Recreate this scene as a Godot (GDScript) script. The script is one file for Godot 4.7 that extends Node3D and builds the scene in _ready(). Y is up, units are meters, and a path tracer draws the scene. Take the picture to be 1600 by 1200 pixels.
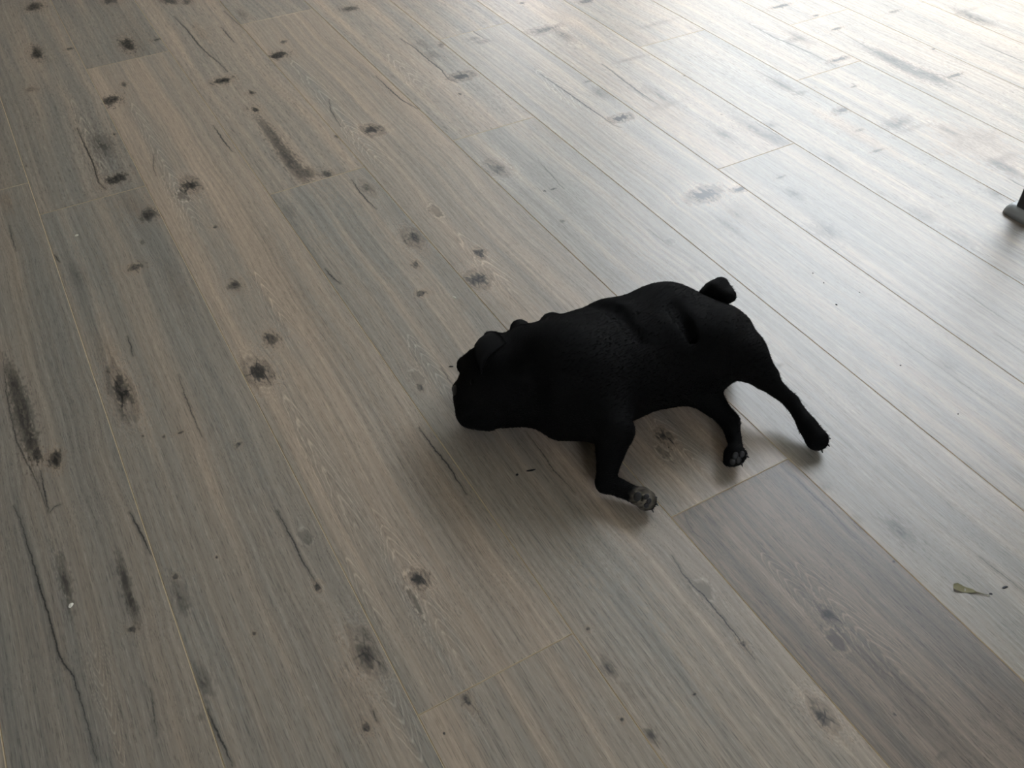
extends Node3D

# A black pug asleep on a grey oak plank floor, lit by a wide glazed door and two added windows.
# Metres; x runs across the planks towards the glazed door, z along the planks.

const PLANK_W := 0.23
const PLANK_L := 2.1367
const ROOM_W := -1.61      # west wall face
const ROOM_E := 3.22       # east wall face (glazed door)
const ROOM_N := -7.2       # far wall face
const ROOM_S := 1.9        # near wall face, behind the photographer
const ROOM_H := 3.0

# Planks that the photograph shows: row, both ends along z, and the marks printed on each.
# A mark is [type, along, across, half length, half width, darkness] in metres from the plank's far left corner;
# types: 0 knot, 1 knot with rings, 2 grey smudge, 3 pale-ringed eye, 4 brown zone, 5 grey-green zone;
# 6 crack [6, width, darkness, along, across, ...]; 7 cathedral grain [7, along, across, length, width, way, count].
const SHOWN := [
	{"row": 0, "z0": -4.2527, "z1": -2.1160, "far": 1, "tone": -0.06, "brown": -0.1, "marks": []},
	{"row": 0, "z0": -2.1160, "z1": 0.0207, "far": 0, "tone": -0.06, "brown": -0.15, "marks": [[0, 0.895, 0.113, 0.0186, 0.0074, 0.7], [0, 0.916, 0.137, 0.0184, 0.0093, 0.85], [0, 1.294, 0.174, 0.0054, 0.0063, 0.7], [2, 0.78, 0.107, 0.0937, 0.0166, 1], [2, 0.856, 0.106, 0.0479, 0.0094, 0.8], [2, 0.697, 0.105, 0.0638, 0.0101, 0.7], [2, 0.675, 0.1, 0.0555, 0.0071, 0.6], [2, 0.861, 0.115, 0.0319, 0.0066, 0.6], [2, 1.164, 0.109, 0.0542, 0.0074, 0.8], [2, 1.208, 0.184, 0.0415, 0.0075, 0.95], [2, 1.256, 0.184, 0.0339, 0.0057, 0.95], [2, 1.466, 0.223, 0.0092, 0.0059, 0.3], [4, 0.051, 0.175, 0.0439, 0.0117, 0.7], [4, 1.239, 0.075, 0.066, 0.0117, 0.22], [5, 0.552, 0.202, 0.1669, 0.0221, 0.25], [6, 0.0025, 0.7, 0.163, 0.1661, 0.212, 0.1647, 0.271, 0.1656], [6, 0.0037, 0.45, 0.595, 0.0974, 0.724, 0.0885, 0.845, 0.0877, 0.915, 0.0975, 0.964, 0.1045, 1.025, 0.1092], [6, 0.0023, 0.9, 0.985, 0.0641, 1.016, 0.0691, 1.086, 0.0727, 1.195, 0.0781, 1.287, 0.0815, 1.33, 0.0926, 1.382, 0.0951, 1.457, 0.0962], [6, 0.0018, 0.5, 1.394, 0.1766, 1.427, 0.1729, 1.462, 0.1683], [6, 0.003, 0.95, 1.089, 0.2179, 1.116, 0.2214, 1.148, 0.2254, 1.184, 0.2281], [6, 0.002, 0.9, 0.931, 0.1116, 0.983, 0.1112, 1.025, 0.1092], [6, 0.0016, 0.8, 1.027, 0.1118, 1.019, 0.1186, 1.019, 0.128], [7, 1.451, 0.124, 0.214, 0.043, -1, 7], [7, 1.186, 0.105, 0.141, 0.024, -1, 4]]},
	{"row": -1, "z0": -2.0217, "z1": 0.2990, "far": 0, "tone": 0, "brown": 0, "marks": []},
	{"row": 1, "z0": -4.0986, "z1": -1.9619, "far": 1, "tone": -0.04, "brown": -0.05, "marks": [[0, 0.878, 0.175, 0.0328, 0.0289, 0.6], [0, 1.251, 0.129, 0.0505, 0.0173, 0.75], [0, 1.485, 0.077, 0.0163, 0.0176, 0.3], [0, 1.268, 0.214, 0.0091, 0.0125, 0.8], [0, 2.073, 0.178, 0.0205, 0.024, 0.75], [0, 1.854, 0.218, 0.0083, 0.0031, 0.8], [0, 1.902, 0.005, 0.008, 0.0021, 0.5], [2, 1.891, 0.183, 0.075, 0.0329, 0.6], [5, 1.942, 0.07, 0.1886, 0.0281, 0.2], [6, 0.0032, 0.85, 1.771, 0.1443, 1.882, 0.1437, 1.97, 0.1448, 2.065, 0.138, 2.105, 0.147], [7, 1.663, 0.161, 0.556, 0.063, 1, 5]]},
	{"row": 1, "z0": -1.9619, "z1": 0.1748, "far": 0, "tone": -0.03, "brown": -0.1, "marks": [[0, 0.302, 0.137, 0.0115, 0.0185, 0.7], [0, 0.123, 0.208, 0.0286, 0.0162, 0.6], [0, 0.221, 0.171, 0.0097, 0.0051, 0.5], [0, 0.784, 0.041, 0.0031, 0.002, 0.7], [0, 0.803, 0.071, 0.0039, 0.002, 0.9], [0, 0.808, 0.096, 0.0023, 0.0055, 0.9], [0, 0.882, 0.174, 0.0052, 0.005, 0.6], [0, 1.083, 0.078, 0.003, 0.0022, 0.8], [0, 1.231, 0.087, 0.0026, 0.0024, 0.9], [0, 1.087, 0.017, 0.0041, 0.0038, 0.7], [0, 1.429, 0.168, 0.006, 0.0061, 0.7], [1, 1.332, 0.208, 0.0265, 0.0148, 0.6], [1, 0.659, 0.034, 0.0517, 0.0154, 0.8], [1, 1.204, 0.189, 0.0077, 0.0039, 0.9], [3, 1.113, 0.204, 0.018, 0.0101, 0.35], [3, 1.35, 0.199, 0.0189, 0.0057, 0.3], [2, 1.12, 0.015, 0.034, 0.0099, 0.6], [2, 1.143, 0.014, 0.0111, 0.0065, 0.4], [2, 1.264, 0.007, 0.0291, 0.0099, 0.6], [2, 0.27, 0.03, 0.0578, 0.0178, 0.3], [2, 1.337, 0.177, 0.0048, 0.004, 0.2], [4, 0.051, 0.186, 0.0817, 0.0342, 0.4], [4, 0.394, 0.197, 0.0866, 0.0147, 0.45], [4, 0.527, 0.029, 0.0574, 0.0194, 0.35], [4, 0.064, 0.183, 0.054, 0.0163, 0.3], [4, 1.395, 0.171, 0.0534, 0.0156, 0.3], [5, 0.052, 0.042, 0.1342, 0.0385, 0.35], [5, 0.238, 0.19, 0.1446, 0.0168, 0.3], [5, 1.198, 0.012, 0.1043, 0.0198, 0.3], [5, 0.277, 0.041, 0.1383, 0.0238, 0.35], [5, 0.793, 0.176, 0.1747, 0.0156, 0.2], [6, 0.003, 0.9, 0.172, 0.001, 0.189, 0.0038, 0.206, 0.0061], [6, 0.002, 0.8, 0.513, 0.0752, 0.543, 0.0743, 0.574, 0.072], [6, 0.0026, 0.55, 0.666, 0.1306, 0.729, 0.1275, 0.789, 0.1255, 0.835, 0.1258], [6, 0.002, 0.95, 1.046, 0.1831, 1.105, 0.1847, 1.157, 0.1855, 1.19, 0.1878], [6, 0.0025, 0.9, 1.305, 0.001, 1.336, 0.0028, 1.361, 0.0059, 1.392, 0.0078], [6, 0.0016, 0.6, 1.329, 0.2142, 1.336, 0.2075, 1.342, 0.2003], [6, 0.0019, 0.7, 1.412, 0.184, 1.419, 0.1835, 1.428, 0.1833], [7, 1.493, 0.21, 0.129, 0.045, -1, 4]]},
	{"row": 2, "z0": -4.7978, "z1": -2.6611, "far": 1, "tone": -0.06, "brown": -0.05, "marks": [[0, 1.662, 0.158, 0.0259, 0.0228, 0.7], [0, 2.029, 0.133, 0.0482, 0.0207, 0.8], [0, 2.039, 0.217, 0.0087, 0.0137, 0.8], [4, 1.895, 0.176, 0.2094, 0.0218, 0.2], [5, 2.124, 0.046, 0.3356, 0.0354, 0.25]]},
	{"row": 2, "z0": -2.6611, "z1": -0.5152, "far": 0, "tone": 0.03, "brown": 0.25, "marks": [[0, 0.149, 0.069, 0.0174, 0.0077, 0.6], [0, 0.226, 0.019, 0.0296, 0.0246, 0.75], [0, 0.945, 0.087, 0.0048, 0.0055, 0.6], [0, 1.167, 0.063, 0.0145, 0.0138, 0.6], [0, 1.358, 0.074, 0.018, 0.0106, 0.7], [1, 0.751, 0.087, 0.0273, 0.0189, 0.85], [1, 1.429, 0.022, 0.0288, 0.0189, 0.95], [1, 1.965, 0.088, 0.0138, 0.0091, 1], [3, 0.785, 0.061, 0.0294, 0.0114, 0.5], [3, 1.994, 0.066, 0.0226, 0.0062, 0.6], [4, 1.106, 0.154, 0.2826, 0.0402, 0.22], [4, 1.731, 0.181, 0.0805, 0.0321, 0.18], [4, 1.98, 0.167, 0.0851, 0.0189, 0.15], [4, 1.26, 0.128, 0.1167, 0.0313, 0.2], [5, 1.309, 0.098, 0.0936, 0.0182, 0.15], [6, 0.0021, 0.6, 0.563, 0.0499, 0.627, 0.0316, 0.668, 0.0291], [6, 0.0048, 0.8, 0.497, 0.2132, 0.564, 0.2129, 0.616, 0.2136, 0.652, 0.2152], [6, 0.0028, 0.95, 1.698, 0.2137, 1.751, 0.2148, 1.793, 0.2192, 1.83, 0.2173, 1.863, 0.2173], [6, 0.0018, 0.9, 1.958, 0.0928, 1.964, 0.0916, 1.969, 0.0926, 1.98, 0.0911], [6, 0.0018, 0.9, 1.966, 0.0798, 1.964, 0.0868, 1.963, 0.0913], [6, 0.0027, 0.9, 1.423, 0.0159, 1.422, 0.0268, 1.441, 0.0324, 1.475, 0.0337], [7, 0.669, 0.057, 0.316, 0.088, 1, 6], [7, 1.862, 0.078, 0.304, 0.085, 1, 8], [7, 1.55, 0.045, 0.4, 0.064, 1, 5], [7, 0.306, 0.062, 0.426, 0.066, 1, 5], [7, 1.889, 0.011, 0.157, 0.036, 1, 4], [7, 1.155, 0.111, 0.251, 0.052, 1, 4]]},
	{"row": 2, "z0": -0.5152, "z1": 1.6215, "far": 0, "tone": 0, "brown": 0.15, "marks": [[0, 0.13, 0.219, 0.0032, 0.0029, 0.75], [0, 0.035, 0.017, 0.0021, 0.0015, 0.9], [1, 0.012, 0.062, 0.0129, 0.0056, 0.6], [4, 0.049, 0.184, 0.0513, 0.0171, 0.2], [6, 0.0012, 0.5, 0.019, 0.0642, 0.032, 0.0664, 0.049, 0.0663]]},
	{"row": 3, "z0": -3.9158, "z1": -1.7791, "far": 1, "tone": 0, "brown": 0.1, "marks": [[0, 0.878, 0.095, 0.0292, 0.0264, 0.7], [0, 0.913, 0.14, 0.0239, 0.0134, 0.6], [0, 1.521, 0.074, 0.0179, 0.0261, 0.8], [0, 1.632, 0.119, 0.0118, 0.0074, 0.7], [0, 1.731, 0.097, 0.0112, 0.0089, 0.8], [0, 2.12, 0.142, 0.0152, 0.0114, 0.7], [0, 1.968, 0.229, 0.0069, 0.0089, 0.6], [2, 2.032, 0.088, 0.1209, 0.0195, 1], [2, 1.882, 0.092, 0.1174, 0.0153, 0.9], [2, 2.093, 0.108, 0.031, 0.0177, 0.8], [4, 1.17, 0.11, 0.0766, 0.0124, 0.6], [5, 1.384, 0.047, 0.1155, 0.0285, 0.2], [6, 0.0043, 0.8, 1.007, 0.0721, 1.124, 0.0803, 1.257, 0.0821, 1.336, 0.0878, 1.4, 0.0968, 1.474, 0.1021], [6, 0.0042, 0.7, 1.166, 0.1747, 1.237, 0.1751, 1.295, 0.1764], [6, 0.0035, 0.5, 1.051, 0.2185, 1.141, 0.2235, 1.213, 0.229]]},
	{"row": 3, "z0": -1.7791, "z1": 0.3576, "far": 0, "tone": 0, "brown": 0.02, "marks": [[0, 0.494, 0.139, 0.0081, 0.0123, 0.75], [0, 0.404, 0.171, 0.0116, 0.0065, 0.55], [0, 0.731, 0.024, 0.0075, 0.0059, 0.5], [0, 1.268, 0.019, 0.0036, 0.0046, 0.7], [0, 1.414, 0.086, 0.0016, 0.0026, 0.9], [1, 0.085, 0.199, 0.0262, 0.013, 0.35], [1, 0.314, 0.207, 0.0267, 0.0182, 0.6], [1, 1.516, 0.207, 0.0167, 0.0117, 0.6], [1, 1.39, 0.186, 0.0066, 0.0043, 0.7], [3, 0.705, 0.03, 0.0229, 0.0119, 0.3], [3, 1.297, 0.195, 0.0183, 0.0131, 0.4], [2, 0.085, 0.014, 0.0358, 0.0118, 0.4], [2, 1.33, 0.011, 0.017, 0.0079, 0.7], [2, 1.363, 0.014, 0.0123, 0.0052, 0.35], [2, 1.43, 0.006, 0.0137, 0.0074, 0.8], [4, 0.563, 0.191, 0.0224, 0.0069, 0.35], [4, 0.352, 0.203, 0.06, 0.0194, 0.3], [5, 0.09, 0.071, 0.1071, 0.0455, 0.4], [5, 0.255, 0.108, 0.1282, 0.044, 0.3], [5, 1.194, 0.103, 0.0798, 0.03, 0.35], [5, 1.317, 0.072, 0.0875, 0.0276, 0.3], [5, 0.814, 0.062, 0.0701, 0.0232, 0.15], [6, 0.0032, 0.9, 0.034, 0.1827, 0.085, 0.1787, 0.132, 0.1794, 0.176, 0.1833], [6, 0.0035, 0.9, 0.323, 0.0066, 0.349, 0.0078, 0.384, 0.0142], [6, 0.0015, 0.5, 0.704, 0.0777, 0.725, 0.0775, 0.75, 0.076], [6, 0.002, 0.6, 0.911, 0.1304, 0.951, 0.1305, 1.007, 0.1267, 1.034, 0.1297, 1.061, 0.1303], [6, 0.0018, 0.9, 1.511, 0.2146, 1.517, 0.2112, 1.523, 0.2022, 1.526, 0.198], [6, 0.002, 0.85, 1.23, 0.1899, 1.261, 0.1846, 1.285, 0.1848, 1.305, 0.1882, 1.334, 0.1874, 1.375, 0.1866, 1.39, 0.1853, 1.415, 0.1852], [7, 0.606, 0.064, 0.199, 0.063, 1, 5]]},
	{"row": 4, "z0": -4.8691, "z1": -2.7324, "far": 1, "tone": 0, "brown": 0, "marks": [[2, 2.059, 0.028, 0.0474, 0.0158, 0.5]]},
	{"row": 4, "z0": -2.7324, "z1": -0.6049, "far": 0, "tone": 0.02, "brown": 0.2, "marks": [[0, 0.184, 0.071, 0.0114, 0.0109, 0.6], [0, 0.264, 0.022, 0.022, 0.0291, 0.85], [1, 0.799, 0.082, 0.0219, 0.0223, 0.9], [1, 1.388, 0.068, 0.017, 0.0107, 0.75], [1, 1.465, 0.023, 0.0215, 0.0233, 0.75], [1, 1.988, 0.089, 0.0143, 0.0098, 0.95], [3, 2.017, 0.065, 0.0174, 0.0084, 0.55], [3, 1.204, 0.059, 0.0278, 0.013, 0.5], [4, 0.581, 0.212, 0.2441, 0.0528, 0.15], [5, 0.464, 0.021, 0.1981, 0.0395, 0.25], [6, 0.0041, 0.8, 0.527, 0.2114, 0.606, 0.2103, 0.689, 0.2134, 0.726, 0.22, 0.76, 0.229], [6, 0.003, 0.6, 0.59, 0.0509, 0.649, 0.0333, 0.697, 0.0282, 0.744, 0.0232], [6, 0.0027, 0.9, 1.994, 0.0914, 2.003, 0.0925, 2.011, 0.0927], [7, 0.742, 0.038, 0.255, 0.092, 1, 6], [7, 1.925, 0.1, 0.189, 0.076, 1, 6], [7, 0.342, 0.047, 0.561, 0.074, 1, 4], [7, 1.319, 0.063, 0.277, 0.078, 1, 4]]},
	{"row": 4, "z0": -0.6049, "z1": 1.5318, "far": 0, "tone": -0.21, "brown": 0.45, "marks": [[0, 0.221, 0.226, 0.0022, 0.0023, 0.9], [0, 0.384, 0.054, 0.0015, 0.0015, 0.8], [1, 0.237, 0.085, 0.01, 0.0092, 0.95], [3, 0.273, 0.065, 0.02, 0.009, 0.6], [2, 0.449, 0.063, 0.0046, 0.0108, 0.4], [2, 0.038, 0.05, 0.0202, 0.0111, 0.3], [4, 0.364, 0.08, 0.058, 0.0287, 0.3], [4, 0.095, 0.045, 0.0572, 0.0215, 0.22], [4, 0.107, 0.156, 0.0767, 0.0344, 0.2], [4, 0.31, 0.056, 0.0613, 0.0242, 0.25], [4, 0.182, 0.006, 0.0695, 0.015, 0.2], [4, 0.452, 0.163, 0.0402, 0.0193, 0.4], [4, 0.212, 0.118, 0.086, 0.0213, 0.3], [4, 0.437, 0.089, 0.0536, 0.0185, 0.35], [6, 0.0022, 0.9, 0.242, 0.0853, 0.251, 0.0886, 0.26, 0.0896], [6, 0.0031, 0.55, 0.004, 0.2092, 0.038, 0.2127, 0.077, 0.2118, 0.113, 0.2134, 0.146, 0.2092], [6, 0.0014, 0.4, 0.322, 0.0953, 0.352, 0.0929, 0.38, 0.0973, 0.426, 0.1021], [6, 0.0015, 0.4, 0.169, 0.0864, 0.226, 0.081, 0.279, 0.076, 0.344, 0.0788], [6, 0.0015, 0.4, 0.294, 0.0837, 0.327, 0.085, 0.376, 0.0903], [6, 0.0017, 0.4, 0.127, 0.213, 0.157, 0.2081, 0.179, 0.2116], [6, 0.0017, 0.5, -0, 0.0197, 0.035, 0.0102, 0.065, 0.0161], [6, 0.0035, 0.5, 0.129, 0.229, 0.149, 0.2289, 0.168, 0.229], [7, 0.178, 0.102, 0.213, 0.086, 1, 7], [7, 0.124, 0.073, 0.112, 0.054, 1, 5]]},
	{"row": 5, "z0": -3.9181, "z1": -1.7814, "far": 1, "tone": 0.03, "brown": 0.1, "marks": [[0, 1.245, 0.093, 0.0195, 0.028, 0.55], [0, 1.928, 0.126, 0.0055, 0.0044, 0.9], [0, 1.63, 0.221, 0.016, 0.0099, 0.4], [1, 1.839, 0.179, 0.0188, 0.0299, 0.9], [2, 1.594, 0.178, 0.0425, 0.0196, 0.35], [2, 1.673, 0.17, 0.0314, 0.0191, 0.5], [4, 2.124, 0.1, 0.1987, 0.0612, 0.15], [5, 1.806, 0.192, 0.2639, 0.042, 0.3], [6, 0.0041, 0.85, 1.527, 0.1377, 1.609, 0.1463, 1.683, 0.1454, 1.779, 0.1477, 1.836, 0.1382, 1.866, 0.1501], [7, 1.631, 0.061, 0.292, 0.091, 1, 5]]},
	{"row": 5, "z0": -1.7814, "z1": 0.3553, "far": 0, "tone": 0.02, "brown": -0.25, "marks": [[0, 0.305, 0.074, 0.0031, 0.0027, 0.8], [0, 0.308, 0.094, 0.0031, 0.0065, 0.7], [0, 0.426, 0.045, 0.0048, 0.0052, 0.4], [1, 0.166, 0.028, 0.0292, 0.0205, 0.45], [3, 0.604, 0.197, 0.0118, 0.0124, 0.3], [2, 1.004, 0.135, 0.0062, 0.0103, 0.35], [2, 1.317, 0.007, 0.0094, 0.0095, 0.3], [2, 1.248, 0.01, 0.013, 0.016, 0.35], [2, 0.705, 0.181, 0.0094, 0.0136, 0.25], [4, 0.125, 0.033, 0.069, 0.017, 0.4], [4, 0.083, 0.226, 0.07, 0.0276, 0.35], [5, 0.324, 0.095, 0.2028, 0.0735, 0.35], [5, 0.75, 0.138, 0.1517, 0.0326, 0.2], [2, 1.365, 0.043, 0.0316, 0.0143, 0.6], [6, 0.0023, 0.45, 0.183, 0.1292, 0.252, 0.1223, 0.32, 0.1143], [6, 0.0023, 0.5, 0.545, 0.184, 0.578, 0.1846, 0.616, 0.1848], [6, 0.0019, 0.5, 1.454, 0.1063, 1.485, 0.1092, 1.525, 0.1118]]},
	{"row": 6, "z0": -4.4597, "z1": -2.3230, "far": 1, "tone": 0, "brown": 0, "marks": []},
	{"row": 6, "z0": -2.3230, "z1": -0.1863, "far": 0, "tone": 0.03, "brown": -0.2, "marks": [[0, 1.065, 0.216, 0.0071, 0.0146, 0.6], [1, 0.657, 0.181, 0.0136, 0.0301, 0.95], [1, 1.044, 0.135, 0.018, 0.0403, 0.5], [2, 0.52, 0.215, 0.0366, 0.027, 0.45], [2, 0.446, 0.22, 0.0051, 0.0125, 0.8], [2, 1.695, 0.154, 0.0225, 0.0161, 0.35], [2, 1.138, 0.146, 0.0203, 0.0138, 0.3], [2, 0.076, 0.098, 0.0186, 0.0311, 0.4], [2, 0.045, 0.089, 0.0157, 0.026, 0.4], [4, 0.856, 0.115, 0.2022, 0.0528, 0.12], [5, 0.61, 0.194, 0.2091, 0.0426, 0.3], [5, 1.459, 0.001, 0.1746, 0.0485, 0.25], [5, 1.665, 0.141, 0.1499, 0.0486, 0.25], [5, 1.108, 0.119, 0.138, 0.0391, 0.25], [2, 1.169, 0.104, 0.0497, 0.0133, 0.4], [4, 1.129, 0.154, 0.102, 0.0238, 0.4], [1, 1.04, 0.139, 0.0198, 0.0343, 0.9], [1, 1.065, 0.216, 0.0089, 0.0167, 0.8], [6, 0.0042, 0.85, 0.34, 0.1346, 0.399, 0.1367, 0.453, 0.1393, 0.558, 0.1409, 0.627, 0.1436, 0.677, 0.144, 0.697, 0.1528], [6, 0.0024, 0.35, 1.543, 0.1421, 1.589, 0.1423, 1.623, 0.138, 1.693, 0.1405, 1.786, 0.1426, 1.86, 0.1441], [6, 0.0048, 0.5, -0.071, 0.1183, 0.005, 0.1103, 0.072, 0.1166], [7, 0.342, 0.138, 0.27, 0.089, 1, 5]]},
	{"row": 7, "z0": -3.4857, "z1": -1.3490, "far": 1, "tone": 0.03, "brown": 0.15, "marks": [[0, 1.055, 0.107, 0.0066, 0.0091, 0.7], [0, 1.716, 0.229, 0.0047, 0.0069, 0.9], [0, 1.936, 0.173, 0.0031, 0.0038, 0.9], [1, 1.262, 0.057, 0.018, 0.0509, 0.45], [2, 1.556, 0.165, 0.0103, 0.061, 0.35], [2, 1.826, 0.084, 0.0134, 0.062, 0.25], [5, 1.628, 0.146, 0.1987, 0.0539, 0.2], [2, 2.04, 0.193, 0.1086, 0.0222, 0.6], [2, 2.103, 0.208, 0.0475, 0.0171, 0.7], [2, 1.775, 0.101, 0.0806, 0.0152, 0.5], [2, 1.325, 0.091, 0.0581, 0.0227, 0.6], [2, 2.017, 0.113, 0.0502, 0.0214, 0.5], [4, 1.84, 0.073, 0.0667, 0.0246, 0.5], [4, 1.227, 0.151, 0.1211, 0.0358, 0.3], [6, 0.0052, 0.8, 1.541, 0.0794, 1.591, 0.0773, 1.642, 0.0732, 1.735, 0.0694, 1.818, 0.0699], [6, 0.0037, 0.6, 2.008, 0.2209, 2.033, 0.2192, 2.065, 0.2221, 2.129, 0.2209], [6, 0.0035, 0.4, 1.692, 0.0691, 1.741, 0.0652, 1.785, 0.0634]]},
	{"row": 7, "z0": -1.3490, "z1": 0.7877, "far": 0, "tone": 0, "brown": -0.3, "marks": [[0, 0.098, 0.097, 0.0044, 0.0133, 0.5], [2, 0.166, 0.076, 0.0067, 0.015, 0.3], [2, 0.306, 0.037, 0.0108, 0.03, 0.25], [5, 0.246, 0.076, 0.128, 0.0626, 0.2], [2, 0.166, 0.076, 0.0337, 0.0171, 0.6], [2, 0.31, 0.033, 0.046, 0.0239, 0.6], [6, 0.0032, 0.4, 0.27, 0.0446, 0.301, 0.0378, 0.33, 0.0355], [6, 0.0028, 0.5, 0.702, 0.0653, 0.733, 0.0661, 0.767, 0.066], [6, 0.003, 0.35, 0.581, 0.1192, 0.614, 0.1162, 0.645, 0.1134, 0.73, 0.1126]]},
	{"row": 8, "z0": -4.1147, "z1": -1.9780, "far": 1, "tone": 0, "brown": 0, "marks": [[0, 1.776, 0.053, 0.0155, 0.0227, 0.6], [2, 2.03, 0.147, 0.0137, 0.0702, 0.35], [4, 2.088, 0.036, 0.1341, 0.0448, 0.3]]},
	{"row": 8, "z0": -1.9780, "z1": 0.1587, "far": 1, "tone": 0, "brown": -0.2, "marks": [[0, 0.754, 0.14, 0.0043, 0.0177, 0.6], [0, 0.662, 0.177, 0.0046, 0.0159, 0.4], [3, 0.567, 0.216, 0.0096, 0.0221, 0.35], [2, 0.529, 0.007, 0.0198, 0.0252, 0.5], [2, 0.442, 0.19, 0.0124, 0.0255, 0.5], [5, 0.34, 0.128, 0.2184, 0.0565, 0.25], [5, 0.808, 0.145, 0.1336, 0.0498, 0.15], [2, 0.38, 0.18, 0.064, 0.0201, 0.7], [2, 1.019, 0.222, 0.0293, 0.0194, 0.6], [2, 0.995, 0.022, 0.037, 0.022, 0.5], [2, 1.096, 0.022, 0.0415, 0.0213, 0.45], [2, 0.732, 0.02, 0.0525, 0.0191, 0.4], [4, 0.656, 0.156, 0.1188, 0.0262, 0.6], [1, 0.566, 0.213, 0.0115, 0.0277, 0.8], [6, 0.0037, 0.6, 0.282, 0.178, 0.329, 0.1815, 0.38, 0.1798, 0.424, 0.1804, 0.454, 0.1893]]},
	{"row": 9, "z0": -3.7294, "z1": -1.5928, "far": 1, "tone": 0, "brown": 0, "marks": [[1, 2.1, 0.184, 0.0086, 0.0355, 0.95], [2, 1.939, 0.17, 0.0163, 0.0334, 0.5], [2, 1.942, 0.191, 0.0698, 0.0202, 0.5], [6, 0.0046, 0.75, 1.786, 0.1357, 1.844, 0.1341, 1.901, 0.1325, 1.968, 0.1431, 2.05, 0.1495, 2.125, 0.1483], [7, 1.807, 0.142, 0.299, 0.102, 1, 4]]},
	{"row": 9, "z0": -1.5928, "z1": 0.5439, "far": 1, "tone": 0.02, "brown": -0.1, "marks": [[0, 0.101, 0.101, 0.003, 0.012, 0.7], [2, 0.335, 0.061, 0.0123, 0.0467, 0.35], [2, 0.543, 0.114, 0.014, 0.0583, 0.35], [4, 0.45, 0.16, 0.0246, 0.1534, 0.5], [5, 0.279, 0.156, 0.1451, 0.0439, 0.2], [2, 0.297, 0.048, 0.027, 0.0469, 0.8], [2, 0.573, 0.098, 0.0533, 0.0209, 0.8], [2, 0.388, 0.123, 0.0511, 0.0139, 0.5], [4, 0.471, 0.136, 0.1136, 0.063, 0.8], [6, 0.0045, 0.7, 0.604, 0.0655, 0.625, 0.0643, 0.65, 0.0645], [6, 0.0048, 0.5, 0.085, 0.1103, 0.097, 0.1093, 0.105, 0.1082]]},
	{"row": 10, "z0": -4.0075, "z1": -1.8708, "far": 1, "tone": 0, "brown": 0, "marks": [[0, 2.014, 0.068, 0.0089, 0.0371, 0.8], [0, 2.122, 0.114, 0.0048, 0.0148, 0.7]]},
	{"row": 10, "z0": -1.8708, "z1": 0.2659, "far": 1, "tone": 0, "brown": 0, "marks": [[0, 0.086, 0.092, 0.0058, 0.0214, 0.8], [0, 0.47, 0.14, 0.0076, 0.0265, 0.7], [0, 0.327, 0.224, 0.0031, 0.0071, 0.9], [2, 0.393, 0.058, 0.0891, 0.0228, 0.4], [2, 0.281, 0.081, 0.0629, 0.0135, 0.35], [2, 0.324, 0.073, 0.1129, 0.0267, 0.8], [2, 0.445, 0.085, 0.0674, 0.026, 0.8], [6, 0.0059, 0.55, 0.086, 0.0922, 0.159, 0.083, 0.242, 0.0724, 0.337, 0.0708, 0.402, 0.0726, 0.45, 0.1149, 0.51, 0.1188, 0.581, 0.1181]]},
	{"row": 11, "z0": -2.2770, "z1": -0.1403, "far": 1, "tone": 0, "brown": 0, "marks": [[0, 0.49, 0.096, 0.0069, 0.0316, 0.4], [6, 0.0052, 0.6, 0.778, 0.1313, 0.837, 0.132, 0.919, 0.1334]]},
	{"row": 12, "z0": -2.8290, "z1": -0.6923, "far": 1, "tone": 0, "brown": 0, "marks": [[2, 1.153, 0.025, 0.0108, 0.1234, 0.25], [2, 1.198, 0.027, 0.0848, 0.0285, 0.7]]},
	{"row": 13, "z0": -1.9320, "z1": 0.2047, "far": 1, "tone": 0, "brown": 0, "marks": []},
]

var mats := {}

func _ready() -> void:
	# ---- camera
	var cam := Camera3D.new()
	cam.name = "camera"
	cam.fov = 46.498
	cam.near = 0.02
	cam.position = Vector3(0.32314, 1.07604, 0.0)
	cam.rotation = Vector3(-0.769193, -0.500762, -0.022597)
	add_child(cam)
	cam.current = true
	# ---- sky and exposure
	var env := Environment.new()
	var sky := Sky.new()
	var sm := ProceduralSkyMaterial.new()
	sm.sky_top_color = Color(0.93, 0.96, 1.0)
	sm.sky_horizon_color = Color(0.62, 0.64, 0.66)
	sm.sky_curve = 0.5
	sm.ground_horizon_color = Color(0.56, 0.56, 0.52)
	sm.ground_bottom_color = Color(0.50, 0.50, 0.46)
	sm.sky_energy_multiplier = 1.0
	sky.sky_material = sm
	env.background_mode = Environment.BG_SKY
	env.sky = sky
	env.ambient_light_source = Environment.AMBIENT_SOURCE_DISABLED
	env.tonemap_mode = Environment.TONE_MAPPER_LINEAR
	env.tonemap_exposure = EXPOSURE
	env.sdfgi_enabled = true
	env.ssao_enabled = true
	env.ssil_enabled = true
	var we := WorldEnvironment.new()
	we.name = "world"
	we.environment = env
	add_child(we)
	make_materials()
	build_room()
	build_floor()
	build_rack()
	build_dog()
	build_crumbs()

const EXPOSURE := 25.0

# ------------------------------------------------------------------ helpers

func put(called: String, mesh: Mesh, m: Material, parent: Node = self) -> MeshInstance3D:
	var o := MeshInstance3D.new()
	o.name = called
	o.mesh = mesh
	if m:
		o.material_override = m
	parent.add_child(o, true)
	return o

func tag(o: Node, label: String, category: String, group := "") -> void:
	o.set_meta("label", label)
	o.set_meta("category", category)
	if group:
		o.set_meta("group", group)

func plain(c: Color, rough: float, metal := 0.0) -> StandardMaterial3D:
	var m := StandardMaterial3D.new()
	m.albedo_color = c
	m.roughness = rough
	m.metallic = metal
	return m

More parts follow.
